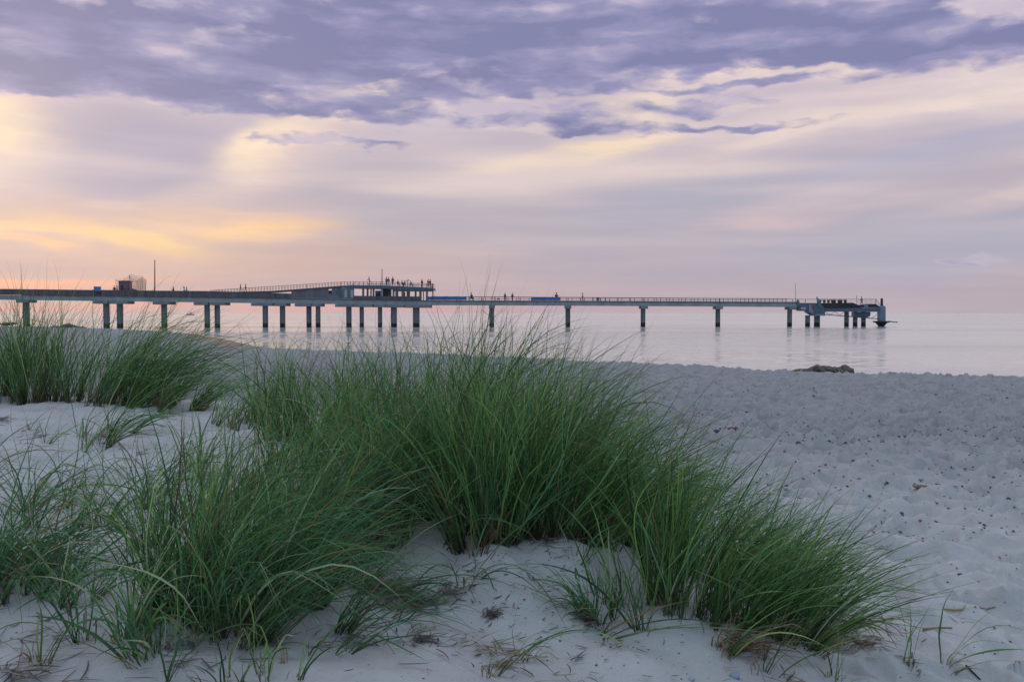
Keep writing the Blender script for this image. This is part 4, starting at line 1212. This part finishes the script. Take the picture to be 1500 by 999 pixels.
# --- middle mass, front row
T_(650, 745, .78, .24, 468, 'dark dense tussock in the centre of the middle mass', 0.59, 0.10, 1.08, .0048, blue=.2)
T_(566, 795, .72, .10, 230, 'narrow bundle with brown foot at the left edge of the bare sand', .42, .1, .8, .0046)
T_(520, 770, .66, .22, 420, 'soft arching tussock left of the narrow brown footed bundle', .5, .35, 1.0, .0044, blue=.2)
T_(708, 790, 0.86, .17, 414, 'front tussock with straw coloured foot at the top of the bare sand', 0.52, 0.00, 0.68, .0050)
T_(752, 788, 0.88, .16, 396, 'upright front tussock above the bare sand lip', 0.49, 0.05, 0.61, .0050, blue=.15)
T_(800, 778, .80, .18, 378, 'front tussock just behind the overhanging sand lip', 0.49, 0.20, 0.68, .0050)
T_(840, 782, .80, .15, 306, 'tussock at the right end of the sand lip', 0.47, 0.35, 0.74, .0048)
T_(872, 792, .66, .12, 230, 'small front tussock beside the right end of the sand lip', .40, .4, .6, .0046)
T_(912, 796, .62, .16, 260, 'front tussock left of the tall green fan', .40, .6, .7, .0046)
# --- right wing
T_(968, 876, .74, .10, 234, 'tall green fan with dark stalks rising from the bare slope', 0.39, 0.12, 0.61, .0052)
T_(992, 902, .48, .05, 46, 'slim sprig with dark foot in front of the tall green fan', .34, .25, .6, .0050)
T_(960, 815, .60, .20, 320, 'rear tussock behind the tall green fan', .42, .7, .8, .0044)
T_(1020, 838, .56, .2, 300, 'tussock right behind the fan, swept right', .48, .55, .8, .0044)
T_(1045, 905, .66, .14, 320, 'tussock with brown straw at its foot, middle of the right wing', .46, .6, .7, .0046)
T_(1090, 862, .56, .22, 300, 'rear tussock in the middle of the right wing', .50, .65, .8, .0042)
T_(1100, 918, .58, .13, 260, 'front tussock just left of the round dark foot', .46, .7, .75, .0046)
T_(1152, 932, .60, .12, 420, 'large tussock with round dark foot fanning far to the right', .50, .75, .65, .0044)
T_(1150, 875, .50, .20, 280, 'rear tussock at the right tip of the grass', .48, .7, .8, .0040)
T_(1185, 905, .40, .10, 90, 'outermost right tussock before the open beach', .50, .8, .75, .0042)
# --- front left
T_(252, 902, .60, .09, 170, 'upright tussock with dark red stalks, left of the big droopy one', .36, .05, .7, .0056)
T_(335, 925, .68, .16, 500, 'big droopy tussock with black foot in the left foreground', .66, .50, 1.6, .0052, blue=.35)
T_(405, 872, .62, .18, 460, 'silky arching tussock falling to the right in the foreground', .5, .45, 1.5, .0044, blue=.35)
T_(330, 820, .54, .20, 280, 'dark rear tussock behind the big droopy one', .45, .35, 1.0, .0050)
T_(440, 800, .58, .22, 340, 'arching tussock behind the silky foreground one', .45, .6, 1.1, .0046, blue=.15)
T_(470, 905, .40, .13, 90, 'low tussock with blades lying out over the sand', .40, .7, 1.7, .0050, blue=.45)
T_(300, 760, .46, .18, 110, 'light green tussock with curled pale leaves near left middle', .42, .3, .8, .0052, pale=.10)
T_(405, 740, .54, .24, 260, 'pale green tussock left of the middle mass', .45, .45, .9, .0050, pale=.05)
T_(460, 720, .62, .26, 330, 'soft green tussock filling the hollow of the middle mass', .45, .35, .85, .0050)
T_(600, 760, .70, .20, 320, 'shadowy tussock between the bundle and the centre', .42, .2, .8, .0048, blue=.2)
T_(185, 905, .46, .24, 90, 'sparse tussock with curled pale leaves in front left', .8, .1, 1.7, .0058, pale=.16, blue=.3)
T_(125, 935, .44, .18, 50, 'thin tussock with three bare black stalks in front left', .8, -.05, 1.3, .0056, blue=.3, pale=.08)
T_(-35, 850, .54, .24, 260, 'dense bluish tussock cut by the left edge', .8, .55, 1.9, .0056, blue=.6)
T_(20, 862, .46, .18, 170, 'bluish drooping tussock beside the left edge', .9, .5, 2.0, .0056, blue=.6)
T_(-10, 750, .50, .20, 90, 'sparse tussock on the left edge halfway up the sand', .8, .6, 1.7, .0056, blue=.3)
T_(70, 760, .46, .20, 60, 'few thin blades on the sand left of the pale curled sprig', .8, .2, 1.3, .0050, blue=.3)
T_(215, 800, .50, .10, 70, 'loose open tuft leaning left between the pale sprig and the droopy one', .8, -.2, 1.3, .0054, blue=.2, pale=.08)
T_(85, 880, .46, .14, 70, 'loose sprawling tuft right of the bluish left edge grass', .9, .3, 1.8, .0056, blue=.4)
T_(240, 955, .36, .10, 36, 'short open tuft in front of the dark red stalks', .9, .1, 1.6, .0056, blue=.3)
T_(520, 860, .44, .08, 70, 'small tuft with dark foot at the right side of the silky grass', .6, .4, 1.2, .0046, blue=.2)
# --- sprigs on open sand
sg = 'single sprigs of grass on open sand'
def S_(px, py, L, n, label, spread=.5, wind=.1, droop=1.0, rad=.03, **kw):
    T_(px, py, L, rad, n, label, spread, wind, droop, kw.pop('width', .0056), group=sg, name='grass_sprig', dn=kw.pop('dn', 8), **kw)
S_(140, 660, .62, 60, 'flopped clump bending right over the upper left sand', .35, 1.0, 1.6, rad=.12)
S_(175, 632, .45, 40, 'dark clump just below the left crest grass, bent right', .35, 1.1, 1.6, rad=.10)
S_(42, 630, .30, 7, 'thin purple stalks on the upper left sand near the edge', .7, .1, .6)
S_(66, 650, .30, 8, 'small forked sprig on the upper left sand', .8, .3, .8)
S_(120, 640, .42, 8, 'upright reddish sprig left of the flopped clump', .5, .3, .6)
S_(115, 775, .38, 22, 'pale curled sprig standing in the left hollow', .5, .2, 1.2, rad=.06, pale=.4)
S_(143, 770, .36, 26, 'green sprig beside the pale curled one', .7, .5, 1.2, rad=.06)
S_(205, 740, .55, 44, 'flat spreading sprig right of the left hollow', .6, .8, 1.4, rad=.08)
S_(280, 690, .40, 44, 'upright little sprig behind the pale curled leaves', .5, .2, .8, rad=.10)
S_(892, 888, .40, 16, 'left sprig of the three on the bare slope', .35, -.05, .8, rad=.04)
S_(917, 892, .42, 16, 'middle sprig of the three on the bare slope', .35, .1, .8, rad=.03)
S_(942, 925, .42, 18, 'sprig with orange foot, right of the three on the bare slope', .45, .1, 1.1, rad=.02)
S_(905, 905, .36, 12, 'limp sprig falling toward the bottom of the picture', .4, .0, 2.0, ylean=-.5)
S_(868, 905, .34, 60, 'flattened dark tuft lying on the bare slope', .6, -.5, 2.0, rad=.07, blue=.5, dn=14, ylean=-.3)
S_(848, 822, .28, 12, 'tiny sprig with pale foot just below the sand lip', .55, .5, .8)
S_(888, 935, .60, 5, 'long flat blades lying toward the bottom right from the dark tuft', .15, 1.2, 2.2, flat=.4, ylean=-.6, blue=.4)
S_(1333, 978, .34, 5, 'lone sprig of two blades on the right foreground sand', .25, .25, .4)
S_(1385, 975, .42, 8, 'flat fresh green blades lying on the right foreground sand', .12, 1.5, 1.6, flat=.35)
S_(1115, 985, .26, 6, 'dark purple stalk in the bottom right sand', .4, .5, .8)
S_(1225, 992, .24, 9, 'little green sprig at the bottom edge right', .5, .4, .8)
S_(1060, 958, .34, 7, 'thin bent blades below the right wing', .3, .6, 1.6, ylean=-.4)
S_(655, 800, .62, 5, 'long blades lying diagonally down the bare sand', .12, .9, 2.0, flat=.3, ylean=-.5, blue=.4)
S_(690, 855, .52, 7, 'green blades lying across the middle of the bare sand', .12, .8, 2.0, flat=.4, ylean=-.55, blue=.2)
S_(480, 955, .5, 10, 'long dark blades sprawling right at the bottom edge', .2, 1.2, 1.8, flat=.3, ylean=-.15, blue=.6, rad=.07)
S_(560, 880, .42, 14, 'tangled blades lying over the dry litter', .25, 1.1, 1.8, flat=.3, ylean=-.25, blue=.4, rad=.09, dn=14)
S_(590, 915, .4, 8, 'long flat blades below the dry litter', .2, 1.2, 1.8, flat=.4, ylean=-.2, blue=.6, rad=.06)
S_(765, 965, .46, 6, 'arched blade bending right at the bottom centre', .2, .9, 1.6, ylean=-.1)
S_(720, 990, .34, 8, 'reddish stalks lying at the bottom centre', .3, .9, 1.4, flat=.3, dry=.6)
S_(420, 985, .32, 16, 'yellow green sprig at the bottom edge left of centre', .5, .2, 1.0, rad=.10)
S_(340, 990, .26, 14, 'short light green sprig at the bottom edge', .5, .1, 1.0, rad=.10)
S_(220, 985, .36, 18, 'loose blades at the bottom left edge', .6, .0, 1.2, rad=.10, blue=.3)
S_(60, 975, .26, 8, 'faint sprig in the bottom left corner', .6, .2, 1.0, dry=.4)
S_(700, 812, .20, 14, 'straw stubble below the front tussock', .4, .1, .5, dry=.9)
S_(1055, 945, .36, 30, 'bleached straw bundle lying right below the right wing', .2, 1.0, 2.0, flat=.5, dry=.97, ylean=-.1, rad=.05)
S_(1215, 925, .34, 50, 'brown matted straw at the foot of the right tip', .4, .9, 2.0, flat=.5, dry=.9, rad=.07)

# ------------------------------------------------------------------ litter and stones
def litter(name, spots, label):
    rg = np.random.default_rng(5); Vs = []; Cs = []
    for (px, py, rad, n, L, dark) in spots:
        c = hit(px, py)
        a = rg.random(n) * 6.283; r_ = np.abs(rg.normal(0, rad * .6, n))
        x = c.x + np.cos(a) * r_; y = c.y + np.sin(a) * r_
        z = gsample(x, y) + .004 + rg.random(n) * .012
        th = rg.normal(0.2, .8, n); ln = L * rg.uniform(.3, 1.4, n)
        d = np.stack([np.cos(th), np.sin(th), rg.normal(0, .12, n)], 1)
        cur = rg.normal(0, .35, n)
        s1 = 5; pts = np.zeros((n, s1, 3))
        for i in range(s1):
            u = i / (s1 - 1); pts[:, i, 0] = x + d[:, 0] * ln * u - d[:, 1] * cur * ln * u * u; pts[:, i, 1] = y + d[:, 1] * ln * u + d[:, 0] * cur * ln * u * u
            pts[:, i, 2] = np.maximum(gsample(pts[:, i, 0], pts[:, i, 1]) + .003, z + d[:, 2] * ln * u)
        w = rg.uniform(.0012, .0035, n)[:, None] * np.array([.7, 1, 1, .8, .3])[None]
        sd = np.stack([-d[:, 1], d[:, 0], np.zeros(n)], 1)[:, None]
        V = np.stack([pts - sd * w[..., None], pts + np.array([0, 0, 1]) * w[..., None] * .8, pts + sd * w[..., None]], 2)
        pal = np.array([[.30, .22, .13], [.20, .13, .08], [.05, .04, .04], [.02, .02, .03], [.12, .05, .05]])
        k_ = np.where(rg.random(n) < dark, rg.integers(2, 5, n), rg.integers(0, 2, n))
        C = np.repeat(np.repeat(pal[k_][:, None], s1, 1)[:, :, None], 3, 2)
        Vs.append(V); Cs.append(C)
    o = link(name, blade_mesh(name, list(zip(Vs, Cs)), M['litter'], (0, 0, 0)))
    tag(o, label, 'litter', kind='stuff')


litter('plant_litter', [(560, 868, .14, 260, .08, .35), (600, 885, .12, 120, .07, .6), (650, 872, .08, 60, .06, .6), (715, 903, .035, 60, .04, 1.0), (610, 940, .12, 60, .06, .9), (700, 950, .14, 30, .10, .3), (730, 975, .12, 30, .08, .5),
                        (850, 905, .06, 80, .05, .9), (1080, 945, .14, 90, .12, .05), (1200, 935, .12, 140, .09, .2), (1260, 945, .10, 90, .08, .3), (1330, 975, .10, 12, .06, .7), (1150, 992, .25, 30, .08, .3), (1400, 905, .10, 6, .10, .1),
                        (1300, 930, .3, 20, .05, .6), (60, 640, .2, 60, .06, .8), (150, 640, .25, 120, .07, .7), (0, 615, .15, 60, .08, .9), (200, 665, .3, 40, .05, .8), (30, 940, .3, 40, .07, .8), (20, 985, .15, 50, .10, .5), (240, 950, .3, 50, .08, .7),
                        (380, 940, .3, 70, .08, .6), (500, 940, .3, 60, .09, .6), (750, 900, .5, 60, .03, .8), (900, 950, .5, 60, .03, .8), (780, 850, .3, 30, .03, .7), (840, 975, .4, 30, .06, .6), (680, 830, .2, 30, .05, .6), (150, 740, .4, 60, .06, .7), (720, 795, .12, 60, .09, .3), (800, 792, .2, 60, .08, .5)],
       'dry straw and dark seaweed crumbs scattered on the dune sand')


def stone_unit():
    import bmesh
    bm = bmesh.new(); bmesh.ops.create_icosphere(bm, subdivisions=1, radius=1)
    co = np.array([v.co[:] for v in bm.verts]); f = np.array([[v.index for v in p.verts] for p in bm.faces]); bm.free()
    return co, f


SU, SF = stone_unit()
rgP = np.random.default_rng(21)
SPAL = np.array([[.035, .035, .045], [.05, .045, .05], [.09, .085, .09], [.03, .03, .035], [.14, .13, .13], [.16, .10, .07], [.45, .46, .5], [.10, .045, .035]])
SPW = np.array([.28, .20, .15, .17, .08, .04, .05, .03])


def scatter_px(n, x0, x1, y0, y1, power=1.0):
    """random ground points over an area of the beach, thinner with distance"""
    out = []
    while len(out) < n:
        px = rgP.uniform(x0, x1); py = y0 + (y1 - y0) * rgP.random() ** power
        out.append((px, py))
    return out


stones = []
for (n, box, smin, smax) in [(5200, (900, 1900, 556, 640), .005, .027), (4800, (1000, 1800, 630, 730), .004, .022), (620, (1270, 1800, 705, 785), .006, .025), (320, (1250, 1700, 770, 870), .005, .018),
                             (60, (1270, 1700, 860, 995), .004, .010), (260, (1150, 1560, 626, 656), .008, .034), (260, (860, 1100, 545, 640), .012, .032), (260, (300, 700, 512, 560), .015, .04), (60, (-100, 300, 640, 720), .004, .011), (420, (560, 1250, 810, 995), .0015, .0055), (260, (0, 400, 620, 800), .003, .009), (500, (900, 2300, 548, 590), .02, .05)]:
    for (px, py) in scatter_px(n, *box):
        s = smin + (smax - smin) * rgP.random() ** 3.0
        stones.append((px, py, s))


def ground_at_px(pxs, pys):
    """vectorised ray march"""
    n = len(pxs); a = (np.array(pxs) - 750) / F; b = (499.5 - np.array(pys)) / F
    yy = math.cos(PITCH) + b * math.sin(PITCH); rx = a / yy; rz = (-math.sin(PITCH) + b * math.cos(PITCH)) / yy
    Y = np.full(n, 2.6)
    Y = 1.7 / -rz
    for _ in range(12):
        z = ground_z(rx * Y, Y, False); Y = 0.5 * Y + 0.5 * (CAMZ - z) / -rz
    return rx * Y, Y


sx_, sy_ = ground_at_px([s[0] for s in stones], [s[1] for s in stones])
ss = np.array([s[2] for s in stones])
clus = fbm(sx_ * .55, sy_ * .9, 77, 3, .6)
ok = (sy_ > 1.5) & (sy_ < shore_y(sx_, sy_) - .5) & ((clus + rgP.normal(0, .10, len(ss)) > 0.02) | (rgP.random(len(ss)) < .42))
sx_, sy_, ss = sx_[ok], sy_[ok], ss[ok]
sz_ = ground_z(sx_, sy_)
app = ss / sy_; order = np.argsort(-app)
N = len(ss)
colr = SPAL[rgP.choice(len(SPAL), N, p=SPW)] * rgP.uniform(.8, 1.25, N)[:, None]
sc3 = np.stack([ss * rgP.uniform(.75, 1.35, N), ss * rgP.uniform(.6, 1.1, N), ss * rgP.uniform(.35, .75, N)], 1)
rot = rgP.random(N) * 6.283
big = order[:220]; rest = order[220:]


def stone_verts(i):
    v = SU * (1 + (_hash(np.arange(len(SU)), np.full(len(SU), i), 3)[:, None] - .5) * .45) * sc3[i]
    c_, s_ = math.cos(rot[i]), math.sin(rot[i])
    return np.stack([v[:, 0] * c_ - v[:, 1] * s_, v[:, 0] * s_ + v[:, 1] * c_, v[:, 2]], 1)


for i in big:
    me = np_mesh('pebble', stone_verts(i), SF, False, {'tint': np.repeat(colr[i][None], len(SU), 0)}, M['pebble'])
    o = link('pebble', me, None, (sx_[i], sy_[i], sz_[i] + sc3[i, 2] * .3))
    tag(o, 'small loose pebble lying on the trampled beach sand', 'pebble', 'pebbles strewn over the beach')
Vs = []; Fs = []; Cs = []
for k_, i in enumerate(rest):
    Vs.append(stone_verts(i) + np.array([sx_[i], sy_[i], sz_[i] + sc3[i, 2] * .3])); Fs.append(SF + k_ * len(SU)); Cs.append(np.repeat(colr[i][None], len(SU), 0))
o = link('pebbles', np_mesh('pebbles', np.concatenate(Vs), np.concatenate(Fs), False, {'tint': np.concatenate(Cs)}, M['pebble']))
tag(o, 'fine dark gravel and seaweed crumbs strewn over the beach', 'pebbles', kind='stuff')


def one_stone(px, py, s, col, label, name='stone', cat='stone', fl=.55, mat=None):
    c = hit(px, py); k_ = rgP.integers(1000)
    import bmesh
    bm = bmesh.new(); bmesh.ops.create_icosphere(bm, subdivisions=3, radius=1)
    co = np.array([v.co[:] for v in bm.verts]); fc = np.array([[v.index for v in p.verts] for p in bm.faces]); bm.free()
    nn_ = fbm(co[:, 0] * 1.3 + k_, co[:, 1] * 1.3 + co[:, 2], int(k_), 3)
    co = co * (1 + nn_[:, None] * .4) * np.array([s, s * .7, s * fl])
    me = np_mesh(name, co, fc, True, {'tint': np.repeat(np.array(col)[None], len(co), 0)}, mat or M['pebble'])
    o = link(name, me, None, c + Vector((0, 0, s * fl * .35))); tag(o, label, cat)
    return o


one_stone(272, 948, .032, (.07, .09, .13), 'blue grey stone in the sand in front of the droopy tussock')
one_stone(264, 944, .011, (.6, .62, .66), 'small white shell beside the blue grey stone', 'shell', 'shell', .5, M['shell'])
one_stone(585, 848, .012, (.6, .6, .6), 'white shell lying at the top of the dry litter', 'shell', 'shell', .3, M['shell'])
one_stone(1075, 992, .022, (.25, .32, .45), 'pale blue stone at the bottom edge below the right wing')
one_stone(1013, 997, .014, (.30, .36, .48), 'small pale blue pebble cut by the bottom edge')
one_stone(1347, 714, .07, (.20, .15, .11), 'brown flat stone among the beach pebbles', fl=.3)
one_stone(1400, 717, .028, (.45, .52, .62), 'light blue grey stone among the beach pebbles')
one_stone(1325, 730, .035, (.40, .47, .55), 'pale stone left of the dark pebble band')
one_stone(1072, 628, .09, (.20, .05, .03), 'rust red leaf like scrap on the open beach', 'scrap', 'debris', .25)
one_stone(1050, 634, .05, (.03, .035, .045), 'round dark stone just left of the rust red scrap')
one_stone(165, 648, .02, (.25, .28, .33), 'grey stone lying beside the flopped clump on the upper left sand')
one_stone(140, 662, .014, (.45, .52, .58), 'pale bluish shell below the flopped clump', 'shell', 'shell', .4, M['shell'])

# driftwood twigs on the right foreground
def twig(pts, r, col, label):
    P3 = []
    for (px, py) in pts:
        c = hit(px, py); P3.append(c + Vector((0, 0, r * 1.0 + .002)))
    o = MB().tube(P3, [r * (1 - .5 * i / len(P3)) for i in range(len(P3))], 6).build('twig', simple('twig', col, .8, .3, 20), None, smooth=True)
    tag(o, label, 'twig')


twig([(1352, 926), (1362, 923), (1376, 922), (1395, 922)], .006, (.30, .18, .08), 'tan twig lying on a small sand ridge in the right foreground')
twig([(1384, 894), (1398, 897), (1410, 896), (1414, 890)], .006, (.35, .27, .12), 'bent yellow stalk on the right foreground sand')
twig([(1428, 892), (1445, 894), (1458, 893)], .005, (.30, .20, .13), 'straight dry stalk right of the bent yellow one')
twig([(1415, 979), (1424, 988), (1436, 998)], .005, (.03, .02, .02), 'black twig at the bottom edge below the fresh green blades')
twig([(770, 782), (762, 790), (752, 797), (742, 800)], .008, (.06, .02, .03), 'dark red runner root curling out under the sand lip')
twig([(1120, 968), (1124, 958), (1128, 948)], .006, (.12, .07, .03), 'short brown stalk poking out below the right wing')
